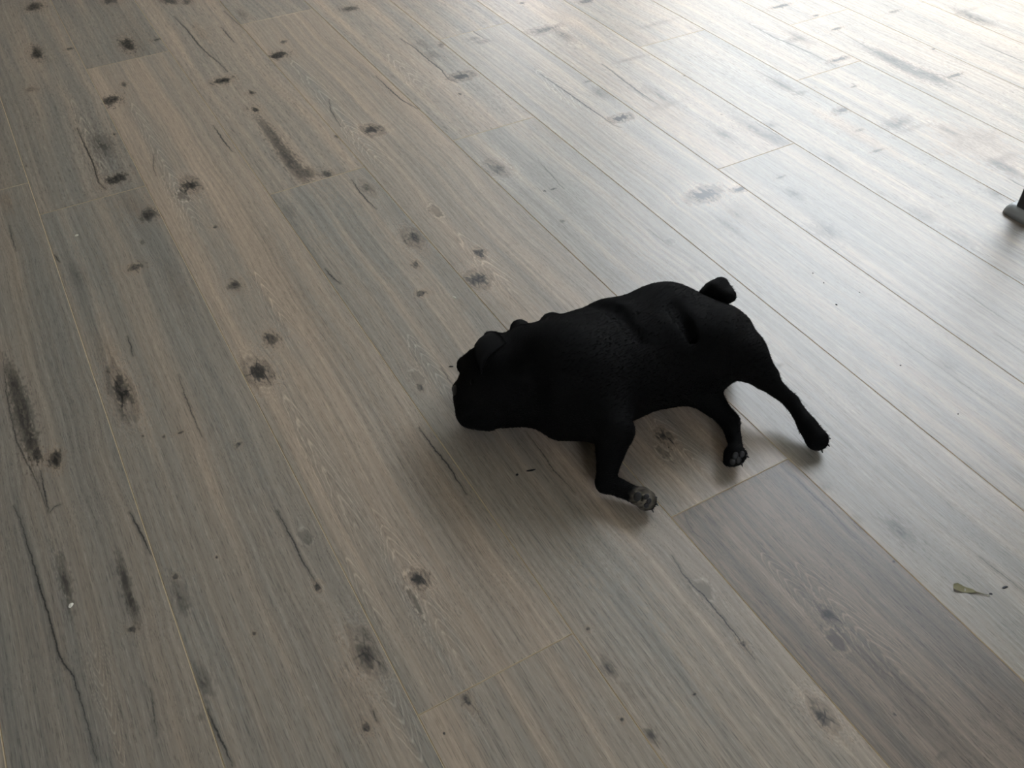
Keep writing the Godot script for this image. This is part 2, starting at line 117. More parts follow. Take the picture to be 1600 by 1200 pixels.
func quad(st: SurfaceTool, a: Vector3, b: Vector3, c: Vector3, d: Vector3) -> void:
	# corners in clockwise order seen from the front
	for v in [a, b, c, a, c, d]:
		st.add_vertex(v)

func add_box(st: SurfaceTool, lo: Vector3, hi: Vector3, bev := 0.0) -> void:
	# a box with its twelve edges chamfered by bev
	var c := (lo + hi) * 0.5
	var h := (hi - lo) * 0.5
	st.set_smooth_group(-1)
	var b := minf(bev, minf(h.x, minf(h.y, h.z)) * 0.9)
	for ax in 3:
		var u := (ax + 1) % 3
		var w := (ax + 2) % 3
		for s in [-1.0, 1.0]:
			var q := []
			for k in [[-1, -1], [-1, 1], [1, 1], [1, -1]]:
				var p := Vector3.ZERO
				p[ax] = s * h[ax]
				p[u] = k[0] * (h[u] - b)
				p[w] = k[1] * (h[w] - b)
				q.append(c + p)
			var n := Vector3.ZERO
			n[ax] = s
			face(st, q, n)
	if b <= 0.0:
		return
	for ax in 3:      # edges running along ax
		var u := (ax + 1) % 3
		var w := (ax + 2) % 3
		for s in [-1.0, 1.0]:
			for t in [-1.0, 1.0]:
				var q := []
				for k in [[-1.0, 0], [1.0, 0], [1.0, 1], [-1.0, 1]]:
					var p := Vector3.ZERO
					p[ax] = k[0] * (h[ax] - b)
					p[u] = s * (h[u] - (b if k[1] == 0 else 0.0))
					p[w] = t * (h[w] - (0.0 if k[1] == 0 else b))
					q.append(c + p)
				var n := Vector3.ZERO
				n[u] = s
				n[w] = t
				face(st, q, n)
	for x in [-1.0, 1.0]:
		for y in [-1.0, 1.0]:
			for z in [-1.0, 1.0]:
				var n := Vector3(x, y, z)
				var q := [c + n * Vector3(h.x, h.y - b, h.z - b), c + n * Vector3(h.x - b, h.y, h.z - b), c + n * Vector3(h.x - b, h.y - b, h.z)]
				face(st, q, n)

func face(st: SurfaceTool, q: Array, n: Vector3) -> void:
	# a convex polygon turned so that its front looks along n
	var facing: Vector3 = (q[1] - q[0]).cross(q[2] - q[0])
	if facing.dot(n) > 0.0:
		q.reverse()
	for i in range(1, q.size() - 1):
		for v in [q[0], q[i], q[i + 1]]:
			st.set_normal(n.normalized())
			st.add_vertex(v)

func box_mesh(lo: Vector3, hi: Vector3, bev := 0.0) -> ArrayMesh:
	var st := SurfaceTool.new()
	st.begin(Mesh.PRIMITIVE_TRIANGLES)
	add_box(st, lo, hi, bev)
	return st.commit()

func structure(called: String, lo: Vector3, hi: Vector3, m: Material, parent: Node = self) -> MeshInstance3D:
	var o := put(called, box_mesh(lo, hi, 0.002), m, parent)
	if parent == self:
		o.set_meta("kind", "structure")
	return o

# ------------------------------------------------------------------ materials

func make_materials() -> void:
	mats.wall = plain(Color(0.66, 0.64, 0.60), 0.9)
	mats.ceiling = plain(Color(0.86, 0.86, 0.84), 0.95)
	mats.white_paint = plain(Color(0.84, 0.84, 0.82), 0.45)
	mats.core = plain(Color(0.74, 0.67, 0.56), 0.8)
	mats.sub = plain(Color(0.16, 0.14, 0.12), 0.9)
	mats.glass = StandardMaterial3D.new()
	mats.glass.albedo_color = Color(1, 1, 1, 0.04)
	mats.glass.transparency = BaseMaterial3D.TRANSPARENCY_ALPHA
	mats.glass.roughness = 0.0

# ------------------------------------------------------------------ room

func build_room() -> void:
	var t := 0.2
	structure("ceiling", Vector3(ROOM_W - t, ROOM_H, ROOM_N - t), Vector3(ROOM_E + t, ROOM_H + t, ROOM_S + t), mats.ceiling)
	structure("wall_west", Vector3(ROOM_W - t, -0.02, ROOM_N), Vector3(ROOM_W, ROOM_H, ROOM_S), mats.wall)
	structure("wall_north", Vector3(ROOM_W - t, -0.02, ROOM_N - t), Vector3(ROOM_E + t, ROOM_H, ROOM_N), mats.wall)
	# the near wall, with an unseen window added behind the camera as fill light
	var sw := SurfaceTool.new()
	sw.begin(Mesh.PRIMITIVE_TRIANGLES)
	add_box(sw, Vector3(ROOM_W - t, -0.02, ROOM_S), Vector3(WIN_W, ROOM_H, ROOM_S + t), 0.002)
	add_box(sw, Vector3(WIN_E, -0.02, ROOM_S), Vector3(ROOM_E + t, ROOM_H, ROOM_S + t), 0.002)
	add_box(sw, Vector3(WIN_W, -0.02, ROOM_S), Vector3(WIN_E, WIN_LO, ROOM_S + t), 0.002)
	add_box(sw, Vector3(WIN_W, WIN_HI, ROOM_S), Vector3(WIN_E, ROOM_H, ROOM_S + t), 0.002)
	put("wall_south", sw.commit(), mats.wall).set_meta("kind", "structure")
	make_window("fill_window_1", ROOM_S + 0.07, WIN_W, WIN_E, WIN_LO, WIN_HI, true)
	make_window("added_window_2", ROOM_E + 0.07, FAR_N, FAR_S, FAR_LO, FAR_HI)  # unseen, added to brighten the sheen on the far planks
	# the east wall, with the opening of the glazed door
	var st := SurfaceTool.new()
	st.begin(Mesh.PRIMITIVE_TRIANGLES)
	add_box(st, Vector3(ROOM_E, -0.02, FAR_S), Vector3(ROOM_E + t, ROOM_H, DOOR_N), 0.002)
	add_box(st, Vector3(ROOM_E, -0.02, ROOM_N), Vector3(ROOM_E + t, ROOM_H, FAR_N), 0.002)
	add_box(st, Vector3(ROOM_E, -0.02, FAR_N), Vector3(ROOM_E + t, FAR_LO, FAR_S), 0.002)
	add_box(st, Vector3(ROOM_E, FAR_HI, FAR_N), Vector3(ROOM_E + t, ROOM_H, FAR_S), 0.002)
	add_box(st, Vector3(ROOM_E, -0.02, DOOR_S), Vector3(ROOM_E + t, ROOM_H, ROOM_S), 0.002)
	add_box(st, Vector3(ROOM_E, DOOR_H, DOOR_N), Vector3(ROOM_E + t, ROOM_H, DOOR_S), 0.002)
	var w := put("wall_east", st.commit(), mats.wall)
	w.set_meta("kind", "structure")
	# outside the glazed door: the terrace, and an unseen wall added and sized to hide the low sky
	structure("terrace_floor", Vector3(ROOM_E + t, -0.2, ROOM_N - 2.0), Vector3(YARD_E, -0.05, ROOM_S + 2.0), plain(Color(0.52, 0.50, 0.47), 0.9))
	structure("wall_added_outside", Vector3(YARD_E, -0.2, ROOM_N - 2.0), Vector3(YARD_E + 0.2, YARD_H, ROOM_S + 2.0), plain(Color(0.64, 0.63, 0.60), 0.9))
	# frame: jambs, head, sill and one meeting stile, with two panes
	var d := Node3D.new()
	d.name = "door_1"
	d.set_meta("kind", "structure")
	add_child(d)
	var x0 := ROOM_E + 0.07
	var x1 := ROOM_E + 0.13
	var f := 0.06
	structure("jamb", Vector3(x0, 0.0, DOOR_N), Vector3(x1, DOOR_H, DOOR_N + f), mats.white_paint, d)
	structure("jamb", Vector3(x0, 0.0, DOOR_S - f), Vector3(x1, DOOR_H, DOOR_S), mats.white_paint, d)
	structure("head", Vector3(x0, DOOR_H - f, DOOR_N + f), Vector3(x1, DOOR_H, DOOR_S - f), mats.white_paint, d)
	structure("sill", Vector3(x0 - 0.03, -0.02, DOOR_N + f), Vector3(x1, 0.03, DOOR_S - f), mats.white_paint, d)
	structure("pane", Vector3(x0 + 0.027, 0.03, DOOR_N + f), Vector3(x0 + 0.033, DOOR_H - f, DOOR_S - f), mats.glass, d)

# size of the added window that fills the near floor and the dog's shadow
const WIN_W := -0.3
const WIN_E := 0.65
const WIN_LO := 0.9
const WIN_HI := 2.0
func make_window(called: String, wx: float, n: float, s: float, lo: float, hi: float, across := false) -> void:
	# frame and pane in a wall that runs along z, from n to s; or, turned, in one that runs along x
	var win := Node3D.new()
	if across:
		win.rotation.y = -PI / 2
		var west := n
		n = -s
		s = -west
	win.name = called
	win.set_meta("kind", "structure")
	add_child(win)
	structure("side_frame", Vector3(wx, lo, n), Vector3(wx + 0.06, hi, n + 0.05), mats.white_paint, win)
	structure("side_frame", Vector3(wx, lo, s - 0.05), Vector3(wx + 0.06, hi, s), mats.white_paint, win)
	structure("head", Vector3(wx, hi - 0.05, n + 0.05), Vector3(wx + 0.06, hi, s - 0.05), mats.white_paint, win)
	structure("sill", Vector3(wx, lo, n + 0.05), Vector3(wx + 0.06, lo + 0.05, s - 0.05), mats.white_paint, win)
	structure("pane", Vector3(wx + 0.027, lo + 0.05, n + 0.05), Vector3(wx + 0.033, hi - 0.05, s - 0.05), mats.glass, win)

# the added far window, unseen, beyond the glazed door
const FAR_N := -6.0
const FAR_S := -4.6
const FAR_LO := 0.8
const FAR_HI := 2.0
const YARD_E := 5.6
const YARD_H := 3.0
const DOOR_N := -3.9
const DOOR_S := -0.95
const DOOR_H := 2.5

# ------------------------------------------------------------------ floor

const TEX_W := 2048
const TEX_H := 256
const TS := 1024          # side of the streak tables
var table_streak: PackedByteArray   # long fine streaks
var table_fine: PackedByteArray     # short pores
var table_soft: PackedByteArray     # broad clouds

func table(seed_: int, freq: float, octaves: int, squash: int) -> PackedByteArray:
	# tiling noise, stretched squash times along the grain
	var n := FastNoiseLite.new()
	n.seed = seed_
	n.noise_type = FastNoiseLite.TYPE_SIMPLEX_SMOOTH
	n.frequency = freq
	n.fractal_octaves = octaves
	n.fractal_gain = 0.6
	var im := n.get_seamless_image(TS / squash, TS)
	im.convert(Image.FORMAT_L8)
	im.resize(TS, TS, Image.INTERPOLATE_CUBIC)
	return im.get_data()

func build_floor() -> void:
	table_streak = table(11, 0.03, 4, 32)
	table_fine = table(23, 0.09, 3, 16)
	table_soft = table(37, 0.008, 4, 4)
	var base := structure("floor", Vector3(ROOM_W - 0.2, -0.06, ROOM_N - 0.2), Vector3(ROOM_E + 0.2, -0.012, ROOM_S + 0.2), mats.sub)
	base.set_meta("kind", "structure")
	# textures of the shown planks, four at a time
	var images := []
	images.resize(SHOWN.size())
	var next := 0
	while next < SHOWN.size():
		var batch := []
		for k in range(next, mini(next + 4, SHOWN.size())):
			var th := Thread.new()
			th.start(paint_plank.bind(k))
			batch.append(th)
		for k in batch.size():
			images[next + k] = batch[k].wait_to_finish()
		next += 4
	var wood := []
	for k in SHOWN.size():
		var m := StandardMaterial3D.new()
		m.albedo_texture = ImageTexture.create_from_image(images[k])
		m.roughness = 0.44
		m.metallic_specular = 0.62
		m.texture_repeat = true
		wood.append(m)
	var rows := {}
	for k in SHOWN.size():
		var p: Dictionary = SHOWN[k]
		if not rows.has(p.row):
			rows[p.row] = []
		rows[p.row].append([p.z0, p.z1, k])
	var r0 := int(round(ROOM_W / PLANK_W))
	var r1 := int(round(ROOM_E / PLANK_W))
	for r in range(r0, r1):
		var list: Array = rows.get(r, [])
		if list.is_empty():
			var first := ROOM_N - fposmod(r * 0.83 + 0.4, PLANK_L)
			list = [[first, first + PLANK_L, (r + 40) % SHOWN.size()]]
		list.sort_custom(func(a, b): return a[0] < b[0])
		while list[0][0] > ROOM_N:
			list.push_front([list[0][0] - PLANK_L, list[0][0], (r * 7 + list.size() * 3 + 60) % SHOWN.size()])
		while list[-1][1] < ROOM_S:
			list.push_back([list[-1][1], list[-1][1] + PLANK_L, (r * 5 + list.size() * 3 + 61) % SHOWN.size()])
		for e in list:
			var z0 := maxf(e[0], ROOM_N)
			var z1 := minf(e[1], ROOM_S)
			if z1 - z0 < 0.02:
				continue
			var x0 := r * PLANK_W
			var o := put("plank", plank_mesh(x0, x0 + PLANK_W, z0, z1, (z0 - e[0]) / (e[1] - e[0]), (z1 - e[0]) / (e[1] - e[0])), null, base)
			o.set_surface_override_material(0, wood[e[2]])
			o.set_surface_override_material(1, mats.core)

func plank_mesh(x0: float, x1: float, z0: float, z1: float, u0: float, u1: float) -> ArrayMesh:
	# top face (surface 0) and the chamfered, fibreboard-coloured edges (surface 1)
	var g := 0.00015
	var b := 0.0011
	var dp := 0.0011
	var bot := -0.012
	var st := SurfaceTool.new()
	st.begin(Mesh.PRIMITIVE_TRIANGLES)
	var a := [Vector3(x0 + b, 0, z0 + b), Vector3(x1 - b, 0, z0 + b), Vector3(x1 - b, 0, z1 - b), Vector3(x0 + b, 0, z1 - b)]
	var uv := [Vector2(u0, 0), Vector2(u0, 1), Vector2(u1, 1), Vector2(u1, 0)]
	for k in [0, 1, 2, 0, 2, 3]:
		st.set_normal(Vector3.UP)
		st.set_uv(uv[k])
		st.add_vertex(a[k])
	var mesh := st.commit()
	st = SurfaceTool.new()
	st.begin(Mesh.PRIMITIVE_TRIANGLES)
	var c := [Vector3(x0 + g, -dp, z0 + g), Vector3(x1 - g, -dp, z0 + g), Vector3(x1 - g, -dp, z1 - g), Vector3(x0 + g, -dp, z1 - g)]
	var nrm := [Vector3(0, 0, -1), Vector3(1, 0, 0), Vector3(0, 0, 1), Vector3(-1, 0, 0)]
	for k in 4:
		var k2 := (k + 1) % 4
		face(st, [a[k], a[k2], c[k2], c[k]], nrm[k] + Vector3.UP)
		face(st, [c[k], c[k2], c[k2] + Vector3(0, bot + dp, 0), c[k] + Vector3(0, bot + dp, 0)], nrm[k])
	return st.commit(mesh)

func paint_plank(index: int) -> Image:
	var p: Dictionary = SHOWN[index]
	var far: bool = p.far == 1
	var w := TEX_W / 2 if far else TEX_W
	var h := TEX_H / 2 if far else TEX_H
	var len_m: float = p.z1 - p.z0
	var ps := len_m / w          # metres per pixel along
	var pt := PLANK_W / h        # metres per pixel across
	var rng := RandomNumberGenerator.new()
	rng.seed = 900 + index * 17
	var off_s := rng.randi() % TS
	var off_t := rng.randi() % TS
	var warp := PackedFloat32Array()
	warp.resize(w * h)
	# marks are laid in four buffers: grain displacement, darkening, brown and grey-green
	var dark := PackedFloat32Array()
	dark.resize(w * h)
	var brown := PackedFloat32Array()
	brown.resize(w * h)
	var pale := PackedFloat32Array()
	pale.resize(w * h)
	var wob := FastNoiseLite.new()
	wob.seed = 100 + index
	wob.frequency = 1.0
	wob.fractal_octaves = 3
	for m in p.marks:
		var ty := int(m[0])
		if ty <= 5:
			blot(ty, m, w, h, ps, pt, wob, warp, dark, brown, pale)
		elif ty == 6:
			crack(m, w, h, ps, pt, wob, dark)
		else:
			cathedral(m, w, h, ps, pt, wob, pale, dark)
	var data := PackedByteArray()
	data.resize(w * h * 3)
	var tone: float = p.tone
	var hue: float = p.brown
	var mask := TS - 1
	var ks := ps * 480.0         # table texels per pixel along
	var col_w := PackedFloat32Array()
	col_w.resize(w)
	for i in w:
		col_w[i] = wob.get_noise_2d(i * ps * 1.6, 7.0) * 0.012
	var q := 0
	var o := 0
	for j in h:
		var t := j * pt
		for i in w:
			var g := t + warp[q] + col_w[i] * (0.5 + t * 3.0)
			var si := int(i * ks) + off_s
			var a := table_streak[((int(g * 4200.0) + off_t) & mask) * TS + (si & mask)] / 255.0 - 0.5
			var b := table_fine[((int(g * 7800.0) + off_t) & mask) * TS + ((si * 6) & mask)] / 255.0 - 0.5
			var c := table_soft[((int(g * 2200.0) + off_t) & mask) * TS + ((si >> 1) & mask)] / 255.0 - 0.5
			var br := clampf(0.5 + c * 1.1 + hue + brown[q], 0.0, 1.0)
			# weathered grey to beige, linear reflectance worked in sRGB numbers
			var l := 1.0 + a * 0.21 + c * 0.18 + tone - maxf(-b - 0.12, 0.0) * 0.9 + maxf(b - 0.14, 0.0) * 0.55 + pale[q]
			var k := clampf(dark[q], 0.0, 1.0)
			l *= 1.0 - k * 0.86
			data[o] = clampi(int((139.0 + 12.0 * br) * l + k * 4.0), 0, 255)
			data[o + 1] = clampi(int((133.5 + 1.5 * br) * l + k * 4.0), 0, 255)
			data[o + 2] = clampi(int((124.0 - 6.0 * br) * l + k * 3.0), 0, 255)
			q += 1
			o += 3
	return Image.create_from_data(w, h, false, Image.FORMAT_RGB8, data)

func blot(ty: int, m: Array, w: int, h: int, ps: float, pt: float, wob: FastNoiseLite, warp: PackedFloat32Array, dark: PackedFloat32Array, brown: PackedFloat32Array, pale: PackedFloat32Array) -> void:
	var s0: float = m[1]
	var t0: float = m[2]
	var rs: float = maxf(m[3], ps * 1.2)
	var rt: float = maxf(m[4], pt * 1.2)
	var d: float = m[5]
	var reach := 1.7
	if ty >= 4:
		reach = 1.9
	elif ty <= 1 or ty == 3:
		reach = 4.0
	var i0 := maxi(0, int((s0 - rs * reach) / ps))
	var i1 := mini(w, int((s0 + rs * reach) / ps) + 2)
	var j0 := maxi(0, int((t0 - rt * reach) / pt))
	var j1 := mini(h, int((t0 + rt * reach) / pt) + 2)
	for j in range(j0, j1):
		var v := (j * pt - t0) / rt
		for i in range(i0, i1):
			var u := (i * ps - s0) / rs
			var q := j * w + i
			var n := wob.get_noise_2d(i * ps * 60.0, j * pt * 140.0)
			var n2 := wob.get_noise_2d(i * ps * 16.0 + 31.0, j * pt * 60.0)
			var r := sqrt(u * u + v * v) * (1.0 + n * 0.8) + n2 * 0.6
			if ty == 4:
				brown[q] += d * 0.9 * clampf(1.5 - r, 0.0, 1.0)
				dark[q] += d * 0.22 * clampf(1.4 - r, 0.0, 1.0) * clampf(0.6 + n * 1.2, 0.0, 1.0)
			elif ty == 5:
				brown[q] -= d * 0.9 * clampf(1.6 - r, 0.0, 1.0)
				dark[q] += d * 0.16 * clampf(1.4 - r, 0.0, 1.0) * clampf(0.6 + n * 1.2, 0.0, 1.0)
			elif ty == 2:
				var k := clampf(1.25 - r, 0.0, 1.0)
				dark[q] = 1.0 - (1.0 - dark[q]) * (1.0 - 0.72 * clampf(d * k * (0.5 + 1.0 * clampf(n2 * 2.0 + n * 1.2 + 0.35, 0.0, 1.0)), 0.0, 1.0))
			else:
				var away := exp(-u * u * 0.3 - absf(v) * 0.7)
				warp[q] -= signf(v) * minf(rt, 0.012) * away * minf(1.0, absf(v) * 1.5)
				if ty == 3:
					var ring := 1.0 - clampf(absf(sqrt(u * u + v * v) * (1.0 + n2 * 0.3) - 1.05) * 5.0, 0.0, 1.0)
					pale[q] += d * 0.3 * ring
					dark[q] += d * 0.5 * clampf((1.0 - r) * 3.0, 0.0, 1.0)
					dark[q] += d * 0.12 * clampf(1.0 - absf(r - 1.5) * 4.0, 0.0, 1.0)
				else:
					var wide := 1.1 if ty == 0 else 0.95
					var core := clampf((wide - r) * 1.8, 0.0, 1.0)
					dark[q] += d * core * (0.62 + 0.65 * clampf(n * 2.5 + 0.4, 0.0, 1.0))
					dark[q] += d * 0.10 * clampf(1.8 - r, 0.0, 1.0)
					brown[q] += d * 0.5 * clampf(2.2 - r, 0.0, 1.0)
					if ty == 1:
						var e := sqrt(u * u * 0.6 + v * v) * (1.0 + n2 * 0.35)
						dark[q] += d * 0.3 * clampf(1.0 - absf(e - 1.1) * 4.0, 0.0, 1.0) * clampf(0.6 + n * 1.6, 0.0, 1.0)
						var ph := e * 3.6
						var line := clampf(1.0 - absf(ph - round(ph)) * 3.0, 0.0, 1.0)
						pale[q] += 0.12 * line * clampf((e - 1.0) * 2.0, 0.0, 1.0) * clampf((3.2 - e) * 0.6, 0.0, 1.0)
						var arm := absf(sin(atan2(v, u) * 1.5 + d * 9.0))
						dark[q] += d * 0.7 * clampf(1.0 - arm * (0.4 + r) * 5.0, 0.0, 1.0) * clampf((1.25 - e) * 2.0, 0.0, 1.0)

func crack(m: Array, w: int, h: int, ps: float, pt: float, wob: FastNoiseLite, dark: PackedFloat32Array) -> void:
	# a dark split along the polyline, wandering a little, thin at both ends, with a soft stain beside it
	var half: float = m[1] * 0.36
	var d: float = m[2]
	var count := (m.size() - 3) / 2
	var total := 0.0
	for k in range(1, count):
		total += absf(m[3 + k * 2] - m[1 + k * 2]) + absf(m[4 + k * 2] - m[2 + k * 2])
	var run := 0.0
	for k in range(1, count):
		var a := Vector2(m[1 + k * 2], m[2 + k * 2])
		var b := Vector2(m[3 + k * 2], m[4 + k * 2])
		var long := absf(b.x - a.x) + absf(b.y - a.y)
		var pad := 0.006
		var i0 := maxi(0, int((minf(a.x, b.x) - pad) / ps))
		var i1 := mini(w, int((maxf(a.x, b.x) + pad) / ps) + 1)
		var j0 := maxi(0, int((minf(a.y, b.y) - pad) / pt))
		var j1 := mini(h, int((maxf(a.y, b.y) + pad) / pt) + 1)
		var ab := b - a
		var l2 := maxf(ab.length_squared(), 1e-9)
		for j in range(j0, j1):
			for i in range(i0, i1):
				var x := Vector2(i * ps, j * pt)
				x.y += wob.get_noise_2d(x.x * 45.0, 3.0) * 0.0016
				var f := (x - a).dot(ab) / l2
				if f < 0.0 and k > 1 or f > 1.0 and k < count - 1:
					f = clampf(f, 0.0, 1.0)
				f = clampf(f, 0.0, 1.0)
				var dist := x.distance_to(a + ab * f)
				var along := (run + long * f) / total
				var taper := clampf(minf(along, 1.0 - along) * 3.0, 0.15, 1.0)
				var rough := 0.8 + 0.9 * wob.get_noise_2d(x.x * 220.0, x.y * 220.0)
				var e := half * taper * rough
				var v := clampf((e + pt * 0.6 - dist) / (pt * 1.1), 0.0, 1.0) * d + 0.3 * d * clampf(1.0 - dist / 0.005, 0.0, 1.0)
				var q := j * w + i
				dark[q] = maxf(dark[q], v * 0.95)
		run += long

func cathedral(m: Array, w: int, h: int, ps: float, pt: float, wob: FastNoiseLite, pale: PackedFloat32Array, dark: PackedFloat32Array) -> void:
	# nested arches of pale limed grain, opening along the plank
	var s0: float = m[1]
	var t0: float = m[2]
	var long: float = m[3]
	var wide: float = m[4]
	var way: float = m[5]
	var n_arch: float = m[6]
	var i0 := maxi(0, int((s0 - long) / ps))
	var i1 := mini(w, int((s0 + long) / ps))
	var j0 := maxi(0, int((t0 - wide) / pt))
	var j1 := mini(h, int((t0 + wide) / pt))
	for j in range(j0, j1):
		var v := (j * pt - t0) / (wide * 0.5)
		for i in range(i0, i1):
			var u := (i * ps - s0) / long * way
			var jig := wob.get_noise_2d(i * ps * 60.0, j * pt * 160.0) * 0.02 + wob.get_noise_2d(i * ps * 9.0, j * pt * 30.0) * 0.10
			var r := u + 0.25 - pow(absf(v + jig), 1.5) * 0.85 + jig * 0.5
			if r <= 0.0 or u > 1.0:
				continue
			var ph := r * n_arch * 1.25
			var fr := absf(ph - round(ph))
			var fade := clampf((1.0 - absf(v)) * 2.0, 0.0, 1.0) * clampf((1.0 - u) * 2.5, 0.0, 1.0) * clampf(r * 8.0, 0.0, 1.0)
			var q := j * w + i
			pale[q] += 0.20 * clampf(1.0 - fr * 6.0, 0.0, 1.0) * fade
			dark[q] += 0.05 * clampf(1.0 - absf(fr - 0.25) * 5.0, 0.0, 1.0) * fade

# ------------------------------------------------------------------ table at the right edge
func build_rack() -> void:
	# a slim free-standing rack; one foot and the lower end of one post show at the right edge
	var black := plain(Color(0.07, 0.075, 0.085), 0.35)
	var grey := plain(Color(0.62, 0.63, 0.63), 0.4)
	var rack := Node3D.new()
	rack.name = "rack"
	rack.position = Vector3(2.033, 0.0, -0.904)
	add_child(rack)
	tag(rack, "rack with a black post on a low grey foot, cut off by the right edge", "rack")
	for x in [0.0, 0.8]:
		# a rounded foot bar, lying along the planks
		var prof := [Vector2(-0.022, 0.0), Vector2(-0.022, 0.012), Vector2(-0.016, 0.021), Vector2(-0.008, 0.025), Vector2(0.008, 0.025), Vector2(0.016, 0.021), Vector2(0.022, 0.012), Vector2(0.022, 0.0)]
		put("foot_bar", bar(prof, x, 0.0, 0.42), grey, rack)
		put("post", box_mesh(Vector3(x - 0.013, 0.022, 0.02), Vector3(x + 0.013, 1.35, 0.05), 0.003), black, rack)
	put("rail", box_mesh(Vector3(0.013, 1.31, 0.024), Vector3(0.787, 1.335, 0.046), 0.003), black, rack)

func bar(prof: Array, x: float, z0: float, z1: float) -> ArrayMesh:
	# the profile (across, up) run along z, with both ends rounded off
	var rings := []
	for e in [[z0, 0.25], [z0 + 0.002, 0.6], [z0 + 0.007, 0.88], [z0 + 0.015, 1.0], [z1 - 0.015, 1.0], [z1 - 0.007, 0.88], [z1 - 0.002, 0.6], [z1, 0.25]]:
		var r := []
		for p in prof:
			r.append(Vector3(x + p.x * (0.5 + 0.5 * e[1]), p.y * e[1], e[0]))
		rings.append(r)
	var st := SurfaceTool.new()
	st.begin(Mesh.PRIMITIVE_TRIANGLES)
	st.set_smooth_group(0)
	var n := prof.size()
	for k in rings.size() - 1:
		for i in n:
			var j := (i + 1) % n
			quad(st, rings[k][i], rings[k][j], rings[k + 1][j], rings[k + 1][i])
	for i in range(1, n - 1):
		for v in [rings[0][0], rings[0][i + 1], rings[0][i]]:
			st.add_vertex(v)
		for v in [rings[-1][0], rings[-1][i], rings[-1][i + 1]]:
			st.add_vertex(v)
	st.generate_normals()
	return st.commit()

